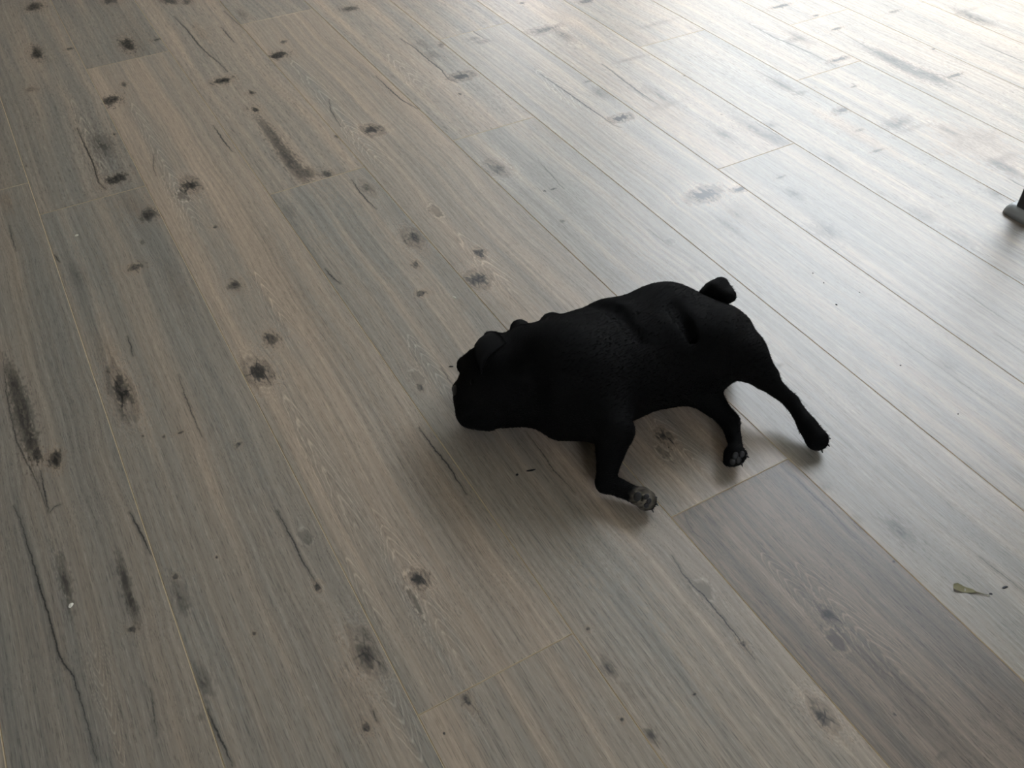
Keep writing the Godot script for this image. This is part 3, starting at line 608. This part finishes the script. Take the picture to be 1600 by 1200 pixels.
# ------------------------------------------------------------------ dog
# the dog's body: tapered bones [from, to, radius, radius, blend], in metres from DOG_AT
const DOG_AT := Vector3(1.02, 0.0, -0.85)
const BONES := [
	[Vector3(0.1400, 0.0670, 0.0117), Vector3(0.0875, 0.0770, -0.0358), 0.0660, 0.0760, 0.0300],
	[Vector3(0.1324, 0.0670, 0.0249), Vector3(0.0575, 0.0770, 0.0201), 0.0660, 0.0760, 0.0300],
	[Vector3(0.0875, 0.0770, -0.0358), Vector3(-0.0220, 0.0770, -0.0465), 0.0760, 0.0760, 0.0300],
	[Vector3(0.0575, 0.0770, 0.0201), Vector3(-0.0468, 0.0770, 0.0057), 0.0760, 0.0760, 0.0300],
	[Vector3(-0.0220, 0.0770, -0.0465), Vector3(-0.1026, 0.0760, -0.0452), 0.0760, 0.0750, 0.0300],
	[Vector3(-0.0468, 0.0770, 0.0057), Vector3(-0.1195, 0.0760, -0.0060), 0.0760, 0.0750, 0.0300],
	[Vector3(-0.1026, 0.0760, -0.0452), Vector3(-0.1507, 0.0710, -0.0680), 0.0750, 0.0700, 0.0300],
	[Vector3(-0.1195, 0.0760, -0.0060), Vector3(-0.1572, 0.0710, -0.0517), 0.0750, 0.0700, 0.0300],
	[Vector3(-0.1567, 0.0760, -0.0553), Vector3(-0.2092, 0.0730, -0.0682), 0.0761, 0.0709, 0.0200],
	[Vector3(-0.2092, 0.0730, -0.0682), Vector3(-0.2499, 0.0560, -0.0735), 0.0709, 0.0440, 0.0140],
	[Vector3(-0.1535, 0.0600, 0.0169), Vector3(-0.1240, 0.0980, -0.0062), 0.0419, 0.0900, 0.0200],
	[Vector3(0.1985, 0.0900, -0.0625), Vector3(0.2097, 0.1000, -0.0609), 0.0170, 0.0136, 0.0100],
	[Vector3(0.2097, 0.1000, -0.0609), Vector3(0.2201, 0.0950, -0.0405), 0.0136, 0.0130, 0.0080],
	[Vector3(0.1198, 0.1000, 0.0779), Vector3(0.1399, 0.0980, 0.0964), 0.0638, 0.0340, 0.0400],
	[Vector3(0.1439, 0.1000, 0.0605), Vector3(0.1499, 0.0980, 0.0906), 0.0430, 0.0240, 0.0350],
	[Vector3(0.1499, 0.0980, 0.0906), Vector3(0.1695, 0.0700, 0.1328), 0.0240, 0.0180, 0.0200],
	[Vector3(0.1399, 0.0980, 0.0964), Vector3(0.1601, 0.0700, 0.1290), 0.0340, 0.0180, 0.0120],
	[Vector3(0.1601, 0.0700, 0.1290), Vector3(0.1857, 0.0420, 0.1776), 0.0180, 0.0111, 0.0080],
	[Vector3(0.1857, 0.0420, 0.1776), Vector3(0.1803, 0.0300, 0.2251), 0.0111, 0.0140, 0.0080],
	[Vector3(0.1803, 0.0300, 0.2251), Vector3(0.1802, 0.0210, 0.2465), 0.0140, 0.0181, 0.0080],
	[Vector3(0.0592, 0.0550, 0.0757), Vector3(0.0771, 0.0380, 0.1104), 0.0330, 0.0200, 0.0120],
	[Vector3(0.0771, 0.0380, 0.1104), Vector3(0.0848, 0.0240, 0.1508), 0.0200, 0.0149, 0.0100],
	[Vector3(0.0848, 0.0240, 0.1508), Vector3(0.0537, 0.0200, 0.2082), 0.0149, 0.0096, 0.0080],
	[Vector3(0.0537, 0.0200, 0.2082), Vector3(0.0479, 0.0200, 0.2076), 0.0096, 0.0170, 0.0080],
	[Vector3(-0.1137, 0.0840, 0.0481), Vector3(-0.1241, 0.0850, 0.1189), 0.0767, 0.0300, 0.0200],
	[Vector3(-0.1241, 0.0850, 0.1189), Vector3(-0.1370, 0.0620, 0.1324), 0.0300, 0.0210, 0.0100],
	[Vector3(-0.1370, 0.0620, 0.1324), Vector3(-0.1627, 0.0280, 0.1595), 0.0210, 0.0140, 0.0080],
	[Vector3(-0.1627, 0.0280, 0.1595), Vector3(-0.1450, 0.0220, 0.1749), 0.0140, 0.0120, 0.0080],
	[Vector3(-0.1450, 0.0220, 0.1749), Vector3(-0.1249, 0.0200, 0.2093), 0.0120, 0.0146, 0.0080],
	[Vector3(-0.2092, 0.0537, -0.0682), Vector3(-0.2499, 0.0322, -0.0735), 0.0567, 0.0352, 0.0200],
	[Vector3(-0.1245, 0.0500, 0.0262), Vector3(-0.1611, 0.0300, 0.0219), 0.0350, 0.0220, 0.0120],
	[Vector3(-0.1611, 0.0300, 0.0219), Vector3(-0.1785, 0.0220, -0.0170), 0.0200, 0.0170, 0.0080],
	[Vector3(-0.2441, 0.0750, -0.1339), Vector3(-0.2376, 0.1050, -0.1118), 0.0160, 0.0140, 0.0120],
	[Vector3(-0.2762, 0.0620, -0.1052), Vector3(-0.2751, 0.0750, -0.0943), 0.0090, 0.0080, 0.0060],
	[Vector3(-0.2807, 0.0550, -0.0503), Vector3(-0.2589, 0.0500, -0.0332), 0.0240, 0.0220, 0.0120],
	[Vector3(-0.1802, 0.0800, -0.1693), Vector3(-0.1818, 0.1000, -0.1362), 0.0120, 0.0140, 0.0100],
	[Vector3(-0.1248, 0.0800, -0.1635), Vector3(-0.1628, 0.1150, -0.0905), 0.0170, 0.0170, 0.0200],
	[Vector3(-0.1628, 0.1150, -0.0905), Vector3(-0.1986, 0.1300, -0.0147), 0.0170, 0.0170, 0.0200],
	[Vector3(-0.0738, 0.0850, -0.1422), Vector3(-0.1245, 0.1200, -0.0523), 0.0200, 0.0200, 0.0300],
	[Vector3(-0.1245, 0.1200, -0.0523), Vector3(-0.1611, 0.1350, 0.0218), 0.0200, 0.0200, 0.0300],
	[Vector3(0.2111, 0.0950, -0.0687), Vector3(0.2287, 0.0980, -0.0664), 0.0130, 0.0135, 0.0080],
	[Vector3(0.2287, 0.0980, -0.0664), Vector3(0.2311, 0.0900, -0.0430), 0.0135, 0.0130, 0.0080],
	[Vector3(-0.1241, 0.0220, 0.2028), Vector3(-0.1171, 0.0260, 0.2120), 0.0110, 0.0075, 0.0050],
	[Vector3(-0.1241, 0.0220, 0.2028), Vector3(-0.1171, 0.0200, 0.2177), 0.0110, 0.0075, 0.0050],
	[Vector3(-0.1241, 0.0220, 0.2028), Vector3(-0.1216, 0.0130, 0.2185), 0.0110, 0.0075, 0.0050],
	[Vector3(-0.1241, 0.0220, 0.2028), Vector3(-0.1287, 0.0110, 0.2125), 0.0110, 0.0075, 0.0050],
	[Vector3(0.0514, 0.0220, 0.2051), Vector3(0.0554, 0.0260, 0.2177), 0.0110, 0.0075, 0.0050],
	[Vector3(0.0514, 0.0220, 0.2051), Vector3(0.0476, 0.0200, 0.2208), 0.0110, 0.0075, 0.0050],
	[Vector3(0.0514, 0.0220, 0.2051), Vector3(0.0392, 0.0150, 0.2154), 0.0110, 0.0075, 0.0050],
	[Vector3(0.0514, 0.0220, 0.2051), Vector3(0.0351, 0.0110, 0.2090), 0.0110, 0.0075, 0.0050],
	[Vector3(0.1794, 0.0220, 0.2458), Vector3(0.1865, 0.0270, 0.2553), 0.0110, 0.0075, 0.0050],
	[Vector3(0.1794, 0.0220, 0.2458), Vector3(0.1864, 0.0190, 0.2578), 0.0110, 0.0075, 0.0050],
	[Vector3(0.1794, 0.0220, 0.2458), Vector3(0.1804, 0.0130, 0.2575), 0.0110, 0.0075, 0.0050],
	[Vector3(0.1794, 0.0220, 0.2458), Vector3(0.1744, 0.0110, 0.2503), 0.0110, 0.0075, 0.0050],
]
# creases cut into the coat: [from, to, radius, radius, blend]
const CREASES := [
	[Vector3(-0.288, 0.083, -0.108), Vector3(-0.276, 0.118, -0.085), 0.005, 0.004, 0.012],
	[Vector3(-0.303, 0.052, -0.045), Vector3(-0.276, 0.074, -0.022), 0.003, 0.002, 0.008],
	[Vector3(-0.262, 0.135, -0.075), Vector3(-0.236, 0.146, -0.04), 0.004, 0.003, 0.012],
	[Vector3(-0.035, 0.135, -0.13), Vector3(-0.015, 0.166, -0.04), 0.005, 0.005, 0.025],
	[Vector3(-0.015, 0.166, -0.04), Vector3(-0.02, 0.156, 0.03), 0.005, 0.004, 0.025],
	[Vector3(0.07, 0.165, 0.0), Vector3(0.06, 0.14, 0.06), 0.005, 0.004, 0.025],
]
const GRID_LO := Vector3(-0.385, -0.006, -0.27)
const CELL := 0.005
const GX := 126
const GY := 48
const GZ := 113
var field := PackedFloat32Array()

func stamp(b: Array, cut: bool) -> void:
	# lays one bone into the distance field with a smooth union, or cuts a crease with a smooth difference
	var a: Vector3 = b[0]
	var ab: Vector3 = b[1] - a
	var l2 := maxf(ab.length_squared(), 1e-9)
	var ra: float = b[2]
	var dr: float = b[3] - ra
	var k: float = b[4]
	var pad := maxf(ra, b[3]) + k + 0.014
	var lo := (Vector3(minf(a.x, b[1].x), minf(a.y, b[1].y), minf(a.z, b[1].z)) - Vector3.ONE * pad - GRID_LO) / CELL
	var hi := (Vector3(maxf(a.x, b[1].x), maxf(a.y, b[1].y), maxf(a.z, b[1].z)) + Vector3.ONE * pad - GRID_LO) / CELL
	for iz in range(maxi(0, int(lo.z)), mini(GZ, int(hi.z) + 2)):
		for iy in range(maxi(0, int(lo.y)), mini(GY, int(hi.y) + 2)):
			var row := (iz * GY + iy) * GX
			var p := GRID_LO + Vector3(0, iy, iz) * CELL - a
			for ix in range(maxi(0, int(lo.x)), mini(GX, int(hi.x) + 2)):
				p.x = GRID_LO.x + ix * CELL - a.x
				var t := clampf(p.dot(ab) / l2, 0.0, 1.0)
				var d := (p - ab * t).length() - ra - dr * t
				var f := field[row + ix]
				if cut:
					d = -d
					var e := maxf(k - absf(f - d), 0.0)
					field[row + ix] = maxf(f, d) + e * e / k * 0.25
				else:
					var e := maxf(k - absf(f - d), 0.0)
					field[row + ix] = minf(f, d) - e * e / k * 0.25

func sample(p: Vector3) -> float:
	var q := (p - GRID_LO) / CELL
	var x := clampi(int(q.x), 0, GX - 2)
	var y := clampi(int(q.y), 0, GY - 2)
	var z := clampi(int(q.z), 0, GZ - 2)
	var r := q - Vector3(x, y, z)
	var at := (z * GY + y) * GX + x
	var c0 := lerpf(lerpf(field[at], field[at + 1], r.x), lerpf(field[at + GX], field[at + GX + 1], r.x), r.y)
	at += GX * GY
	var c1 := lerpf(lerpf(field[at], field[at + 1], r.x), lerpf(field[at + GX], field[at + GX + 1], r.x), r.y)
	return lerpf(c0, c1, r.z)

func slope(p: Vector3) -> Vector3:
	var e := CELL * 0.7
	var g := Vector3(sample(p + Vector3(e, 0, 0)) - sample(p - Vector3(e, 0, 0)), sample(p + Vector3(0, e, 0)) - sample(p - Vector3(0, e, 0)), sample(p + Vector3(0, 0, e)) - sample(p - Vector3(0, 0, e)))
	return g.normalized() if g.length() > 1e-7 else Vector3.UP

func onto_coat(p: Vector3, lift: float) -> Vector3:
	for k in 6:
		p -= slope(p) * (sample(p) - lift)
	return p

func coat_colour(p: Vector3, n: FastNoiseLite) -> Color:
	# black all over; pale hair round the pads of the front paw
	var c := Color(0.0075, 0.0072, 0.0075)
	var paw := Vector3(-0.1285, 0.024, 0.209)
	var k := clampf((0.021 - p.distance_to(paw)) / 0.008, 0.0, 1.0) * clampf(0.7 + n.get_noise_3dv(p * 300.0) * 1.4, 0.0, 1.0)
	return c.lerp(Color(0.20, 0.175, 0.14), k)

func build_dog() -> void:
	var dog := Node3D.new()
	dog.name = "dog"
	dog.position = DOG_AT
	add_child(dog)
	tag(dog, "stout black pug asleep on its side on the plank floor, with a curled tail", "dog")
	field.resize(GX * GY * GZ)
	field.fill(0.1)
	for b in BONES:
		stamp(b, false)
	for b in CREASES:
		stamp(b, true)
	for iy in GY:      # lying on the floor: nothing below it
		var y := GRID_LO.y + iy * CELL
		if y > 0.03:
			break
		for iz in GZ:
			for ix in GX:
				var at := (iz * GY + iy) * GX + ix
				field[at] = maxf(field[at], 0.001 - y)
	var noise := FastNoiseLite.new()
	noise.seed = 5
	noise.frequency = 1.0
	# surface nets
	var verts := PackedVector3Array()
	var norms := PackedVector3Array()
	var cols := PackedColorArray()
	var index := PackedInt32Array()
	var cell := PackedInt32Array()
	cell.resize(GX * GY * GZ)
	cell.fill(-1)
	var sy := GX
	var sz := GX * GY
	var corner := [0, 1, sy, sy + 1, sz, sz + 1, sz + sy, sz + sy + 1]
	var edges := [[0, 1], [2, 3], [4, 5], [6, 7], [0, 2], [1, 3], [4, 6], [5, 7], [0, 4], [1, 5], [2, 6], [3, 7]]
	for z in GZ - 1:
		for y in GY - 1:
			for x in GX - 1:
				var at := z * sz + y * sy + x
				var inside := field[at] < 0.0
				if (field[at + 1] < 0.0) == inside and (field[at + sy] < 0.0) == inside and (field[at + sz] < 0.0) == inside and (field[at + sy + 1] < 0.0) == inside and (field[at + sz + 1] < 0.0) == inside and (field[at + sz + sy] < 0.0) == inside and (field[at + sz + sy + 1] < 0.0) == inside:
					continue
				var sum := Vector3.ZERO
				var n := 0
				for e in edges:
					var f0 := field[at + corner[e[0]]]
					var f1 := field[at + corner[e[1]]]
					if (f0 < 0.0) == (f1 < 0.0):
						continue
					var t := f0 / (f0 - f1)
					var c0 := Vector3(e[0] & 1, (e[0] >> 1) & 1, e[0] >> 2)
					var c1 := Vector3(e[1] & 1, (e[1] >> 1) & 1, e[1] >> 2)
					sum += c0.lerp(c1, t)
					n += 1
				var p := GRID_LO + (Vector3(x, y, z) + sum / n) * CELL
				cell[at] = verts.size()
				verts.append(p)
				norms.append(slope(p))
				cols.append(coat_colour(p, noise))
	for z in range(1, GZ - 1):
		for y in range(1, GY - 1):
			for x in range(1, GX - 1):
				var at := z * sz + y * sy + x
				var inside := field[at] < 0.0
				for k in 3:
					var step: int = [1, sy, sz][k]
					if (field[at + step] < 0.0) == inside:
						continue
					var u: int = [sy, sz, 1][k]
					var v: int = [sz, 1, sy][k]
					var a := cell[at]
					var b := cell[at - u]
					var c := cell[at - u - v]
					var d := cell[at - v]
					if a < 0 or b < 0 or c < 0 or d < 0:
						continue
					if inside:
						index.append_array([a, c, b, a, d, c])
					else:
						index.append_array([a, b, c, a, c, d])
	var arrays := []
	arrays.resize(Mesh.ARRAY_MAX)
	arrays[Mesh.ARRAY_VERTEX] = verts
	arrays[Mesh.ARRAY_NORMAL] = norms
	arrays[Mesh.ARRAY_COLOR] = cols
	arrays[Mesh.ARRAY_INDEX] = index
	var body := ArrayMesh.new()
	body.add_surface_from_arrays(Mesh.PRIMITIVE_TRIANGLES, arrays)
	var coat := plain(Color(1, 1, 1), 0.8)
	coat.vertex_color_use_as_albedo = true
	coat.metallic_specular = 0.16
	put("body", body, coat, dog)
	# face
	var wet := plain(Color(0.012, 0.011, 0.011), 0.45)
	wet.metallic_specular = 0.15
	var leather := plain(Color(0.05, 0.048, 0.05), 0.6)
	var skin := plain(Color(0.10, 0.095, 0.10), 0.55)
	ball("eye", onto_coat(Vector3(-0.2712, 0.1111, -0.0605), -0.004), Vector3(0.006, 0.006, 0.006), Vector3(-0.857, 0.509, 0.082), wet, dog)
	var nose := ball("nose", onto_coat(Vector3(-0.2866, 0.0737, -0.0923), -0.002), Vector3(0.009, 0.005, 0.012), Vector3(-0.929, 0.25, -0.272), leather, dog)
	nose.set_meta("label", "black leathery nose")
	ear(dog, coat)
	# pads: [place, outward, size]
	var pads := [
		[Vector3(-0.1371, 0.0312, 0.2066), Vector3(-0.571, 0.763, 0.301), 0.0075], [Vector3(-0.1269, 0.0336, 0.2147), Vector3(-0.151, 0.916, 0.372), 0.005],
		[Vector3(-0.1262, 0.0291, 0.2208), Vector3(-0.091, 0.619, 0.78), 0.005], [Vector3(-0.1312, 0.0233, 0.2223), Vector3(-0.427, 0.226, 0.876), 0.005],
		[Vector3(0.0395, 0.0315, 0.2171), Vector3(-0.488, 0.674, 0.554), 0.006], [Vector3(0.0497, 0.0315, 0.22), Vector3(-0.224, 0.848, 0.48), 0.0055],
		[Vector3(0.0416, 0.0261, 0.2235), Vector3(-0.532, 0.534, 0.658), 0.0055], [Vector3(0.0346, 0.0228, 0.219), Vector3(-0.7, 0.408, 0.586), 0.006],
	]
	for p in pads:
		ball("paw_pad", onto_coat(p[0], 0.0003), Vector3(p[2], 0.0028, p[2] * 0.8), p[1], skin, dog)
	# claws: from the middle of each paw out past the toe
	var horn := plain(Color(0.09, 0.08, 0.075), 0.35)
	var claws := [
		[Vector3(-0.1171, 0.026, 0.212), Vector3(-0.1241, 0.022, 0.2028)], [Vector3(-0.1171, 0.02, 0.2177), Vector3(-0.1241, 0.022, 0.2028)],
		[Vector3(-0.1216, 0.013, 0.2185), Vector3(-0.1241, 0.022, 0.2028)], [Vector3(0.0554, 0.026, 0.2177), Vector3(0.0514, 0.022, 0.2051)],
		[Vector3(0.0476, 0.02, 0.2208), Vector3(0.0514, 0.022, 0.2051)], [Vector3(0.1865, 0.027, 0.2553), Vector3(0.1794, 0.022, 0.2458)],
		[Vector3(0.1864, 0.019, 0.2578), Vector3(0.1794, 0.022, 0.2458)], [Vector3(0.1804, 0.013, 0.2575), Vector3(0.1794, 0.022, 0.2458)],
	]
	for c in claws:
		var way: Vector3 = (c[0] - c[1]).normalized()
		var cone := CylinderMesh.new()
		cone.top_radius = 0.0006
		cone.bottom_radius = 0.0022
		cone.height = 0.007
		cone.radial_segments = 8
		cone.rings = 1
		var o := put("claw", cone, horn, dog)
		o.position = c[0] + way * 0.0078 + Vector3(0, -0.001, 0)
		o.basis = upright((way + Vector3(0, -0.35, 0)).normalized())
	fur(dog, verts, norms, cols, index)

func upright(y: Vector3) -> Basis:
	var x := y.cross(Vector3(0.31, 0.2, 0.93)).normalized()
	return Basis(x, y, x.cross(y))

func ball(called: String, at: Vector3, size: Vector3, out: Vector3, m: Material, parent: Node) -> MeshInstance3D:
	var s := SphereMesh.new()
	s.radius = 1.0
	s.height = 2.0
	s.radial_segments = 20
	s.rings = 10
	var o := put(called, s, m, parent)
	o.position = at
	o.basis = upright(out.normalized()) * Basis.from_scale(size)
	return o

func ear(dog: Node3D, coat: Material) -> void:
	# a folded button ear: a rounded triangle of skin lying on the side of the skull
	var a := Vector3(-0.1934, 0.0937, -0.1552)
	var b := Vector3(-0.2008, 0.1555, -0.074)
	var tip := Vector3(-0.258, 0.1256, -0.0501)
	var nu := 9
	var nv := 9
	var top := []
	var low := []
	for j in nv:
		var v := j / float(nv - 1)
		for i in nu:
			var u := i / float(nu - 1)
			var width := 1.0 - v * v * 0.85
			var p := a.lerp(b, 0.5 + (u - 0.5) * width).lerp(tip, v * 0.95)
			var rim := minf(minf(u, 1.0 - u) * 4.0, minf(1.0, (1.0 - v) * 4.0))
			top.append(onto_coat(p, 0.0035 + 0.006 * sqrt(clampf(rim, 0.0, 1.0)) * (1.0 - 0.4 * v)))
			low.append(onto_coat(p, 0.0015))
	var st := SurfaceTool.new()
	st.begin(Mesh.PRIMITIVE_TRIANGLES)
	st.set_smooth_group(0)
	st.set_color(Color(0.011, 0.0105, 0.0105))
	for j in nv - 1:
		for i in nu - 1:
			var k := j * nu + i
			for q in [[top, false], [low, true]]:
				var s: Array = q[0]
				var c := [s[k], s[k + 1], s[k + nu + 1], s[k + nu]]
				var facing: Vector3 = (c[1] - c[0]).cross(c[2] - c[0])
				if (facing.dot(slope(c[0])) > 0.0) != q[1]:
					c.reverse()
				quad(st, c[0], c[1], c[2], c[3])
	var ring := []
	for i in nu:
		ring.append(i)
	for j in range(1, nv):
		ring.append(j * nu + nu - 1)
	for i in range(nu - 2, -1, -1):
		ring.append((nv - 1) * nu + i)
	for j in range(nv - 2, -1, -1):
		ring.append(j * nu)
	for k in ring.size() - 1:
		quad(st, top[ring[k]], top[ring[k + 1]], low[ring[k + 1]], low[ring[k]])
	st.generate_normals()
	put("ear", st.commit(), coat, dog)

func fur(dog: Node3D, verts: PackedVector3Array, norms: PackedVector3Array, cols: PackedColorArray, index: PackedInt32Array) -> void:
	# short hairs lying back from the nose towards the tail
	var st := SurfaceTool.new()
	st.begin(Mesh.PRIMITIVE_TRIANGLES)
	var w := 0.0005
	for k in 2:
		var side := Vector3(w, 0, 0) if k == 0 else Vector3(0, 0, w)
		st.set_normal(Vector3(0, 0, 1) if k == 0 else Vector3(1, 0, 0))
		for v in [-side, side, Vector3(0, 0.008, 0)]:
			st.add_vertex(v)
	var hair := st.commit()
	var rng := RandomNumberGenerator.new()
	rng.seed = 77
	var places: Array[Transform3D] = []
	var tail := Vector3(0.135, 0.115, -0.19)
	var flow := Vector3(1.0, 0.0, 0.1)
	var tris := index.size() / 3
	var every := maxi(1, int(ceil(tris / 60000.0)))
	for t in range(0, tris, every):
		var u := rng.randf()
		var v := rng.randf() * (1.0 - u)
		var i0 := index[t * 3]
		var i1 := index[t * 3 + 1]
		var i2 := index[t * 3 + 2]
		var p := verts[i0] + (verts[i1] - verts[i0]) * u + (verts[i2] - verts[i0]) * v
		if p.y < 0.008 or cols[i0].g > 0.03:
			continue
		var n := norms[i0]
		var way := flow - n * flow.dot(n)
		var long := rng.randf_range(0.5, 1.0)
		var lift := 0.28
		if p.distance_to(tail) < 0.045:
			way = Vector3(rng.randf() - 0.5, rng.randf() - 0.5, rng.randf() - 0.5)
			long *= 1.9
			lift = 0.8
		var y := (way.normalized() + n * lift + Vector3(rng.randf() - 0.5, rng.randf() - 0.5, rng.randf() - 0.5) * 0.35).normalized()
		places.append(Transform3D(upright(y) * Basis.from_scale(Vector3(1, long, 1)), p - n * 0.0008))
	var mm := MultiMesh.new()
	mm.transform_format = MultiMesh.TRANSFORM_3D
	mm.mesh = hair
	mm.instance_count = places.size()
	for k in places.size():
		mm.set_instance_transform(k, places[k])
	var o := MultiMeshInstance3D.new()
	o.name = "fur"
	o.multimesh = mm
	var m := plain(Color(0.0075, 0.0072, 0.0075).linear_to_srgb(), 0.8)
	m.metallic_specular = 0.16
	o.material_override = m
	o.set_meta("kind", "stuff")
	dog.add_child(o, true)

# ------------------------------------------------------------------ crumbs
func crumb_mesh(size: Vector3, seed_: int) -> ArrayMesh:
	# a small irregular lump resting on its flat underside
	var n := FastNoiseLite.new()
	n.seed = seed_
	n.frequency = 1.1
	var st := SurfaceTool.new()
	st.begin(Mesh.PRIMITIVE_TRIANGLES)
	st.set_smooth_group(-1)
	var rings := []
	for j in 5:
		var a := j / 4.0 * PI * 0.5
		var r := []
		for i in 9:
			var b := i / 9.0 * TAU
			var d := Vector3(cos(b) * cos(a), sin(a), sin(b) * cos(a))
			r.append(d * size * (1.0 + 0.55 * n.get_noise_3dv(d * 1.6)))
		rings.append(r)
	for j in 4:
		for i in 9:
			var k := (i + 1) % 9
			quad(st, rings[j][i], rings[j + 1][i], rings[j + 1][k], rings[j][k])
	for i in range(1, 8):
		for v in [rings[0][0], rings[0][i], rings[0][i + 1]]:
			st.add_vertex(v)
	st.generate_normals()
	return st.commit()

func crumb(called: String, at: Vector2, size: Vector3, turn: float, m: Material, seed_: int, label: String, category: String, group := "") -> void:
	var o := put(called, crumb_mesh(size, seed_), m)
	o.position = Vector3(at.x, 0.0002, at.y)
	o.rotation.y = turn
	tag(o, label, category, group)

func build_crumbs() -> void:
	var white := plain(Color(0.86, 0.85, 0.80), 0.7)
	var dark := plain(Color(0.10, 0.09, 0.085), 0.8)
	var blue := plain(Color(0.20, 0.20, 0.23), 0.7)
	crumb("crumb", Vector2(0.2859, -1.8369), Vector3(0.004, 0.002, 0.003), 0.4, white, 1, "tiny white crumb alone on a grey-green plank towards the left edge", "crumb")
	crumb("crumb", Vector2(0.8793, -1.2394), Vector3(0.0022, 0.0015, 0.006), 0.3, white, 2, "pale splinter-like crumb on the beige plank behind the pug's head", "crumb")
	crumb("crumb", Vector2(0.1098, -0.9019), Vector3(0.004, 0.002, 0.003), 0.9, white, 14, "small whitish crumb beside a brown knot near the lower left corner", "crumb")
	crumb("speck", Vector2(0.7858, -1.0679), Vector3(0.0045, 0.0012, 0.0016), -0.45, dark, 3, "short black sliver of dirt in front of the pug's forehead", "speck")
	crumb("speck", Vector2(0.7863, -0.7898), Vector3(0.008, 0.0013, 0.0018), -0.3, dark, 4, "long dark sliver of dirt in the shade below the pug's chest", "speck")
	crumb("speck", Vector2(0.7626, -0.793), Vector3(0.0026, 0.0012, 0.002), 0.2, dark, 5, "dark speck beside the long sliver below the pug's chest", "speck")
	crumb("flake", Vector2(1.2451, -0.2747), Vector3(0.005, 0.001, 0.0016), -0.2, blue, 6, "blue-grey flake right of the dry leaf scrap near the right edge", "flake")
	crumb("flake", Vector2(1.2199, -0.2775), Vector3(0.0025, 0.001, 0.0016), -0.6, blue, 7, "smaller blue-grey flake close to the stalk of the dry leaf scrap", "flake")
	var dots := [Vector2(1.521, -0.9464), Vector2(1.5175, -0.9127), Vector2(1.4908, -0.8508), Vector2(1.5548, -0.8556), Vector2(1.4656, -0.6698), Vector2(1.457, -0.5377)]
	var where := ["tiny dark speck furthest up the bright plank, right of the curled tail", "second dark speck down from the curled tail on the bright plank", "largest of the dark specks on the bright plank right of the pug", "dark speck out towards the rack on the bright plank", "dark speck right of the pug's raised hind leg, near a plank joint", "lowest dark speck on the bright planks right of the hind paw"]
	for k in dots.size():
		var r := 0.0022 if k == 2 else 0.0015
		crumb("speck", dots[k], Vector3(r, 0.0009, r * 0.8), k * 0.7, dark, 20 + k, where[k], "speck", "dark specks scattered right of the pug")
	# a dry scrap of leaf: a curled blade and its stalk
	var olive := plain(Color(0.48, 0.46, 0.34), 0.8)
	var leaf := Node3D.new()
	leaf.name = "leaf_scrap"
	leaf.position = Vector3(1.185, 0.0, -0.311)
	add_child(leaf)
	tag(leaf, "olive-brown dry leaf scrap with a thin stalk on the plank near the right edge", "leaf")
	var st := SurfaceTool.new()
	st.begin(Mesh.PRIMITIVE_TRIANGLES)
	st.set_smooth_group(0)
	var way := Vector3(0.66, 0, 0.75)
	var side := Vector3(0.75, 0, -0.66)
	var rows := []
	for j in 7:
		var f := j / 6.0
		var w := 0.0062 * pow(1.0 - f, 0.6) * minf(1.0, 0.55 + f * 3.0) + 0.0008
		var r := []
		for i in 5:
			var u := i / 4.0 * 2.0 - 1.0
			r.append(way * f * 0.03 + side * u * w + Vector3(0, 0.0008 + 0.001 * u * u * (1.0 - f) + 0.001 * sin(f * 9.0), 0))
		rows.append(r)
	for j in 6:
		for i in 4:
			quad(st, rows[j][i], rows[j][i + 1], rows[j + 1][i + 1], rows[j + 1][i])
			var d := Vector3(0, 0.0004, 0)
			quad(st, rows[j][i] - d, rows[j + 1][i] - d, rows[j + 1][i + 1] - d, rows[j][i + 1] - d)
	st.generate_normals()
	put("blade", st.commit(), olive, leaf)
	var stalk := CylinderMesh.new()
	stalk.top_radius = 0.0004
	stalk.bottom_radius = 0.0008
	stalk.height = 0.02
	stalk.radial_segments = 8
	stalk.rings = 1
	var o := put("stalk", stalk, olive, leaf)
	o.position = way * 0.037 + Vector3(0, 0.0012, 0)
	o.basis = upright((way + Vector3(0, -0.02, 0)).normalized())
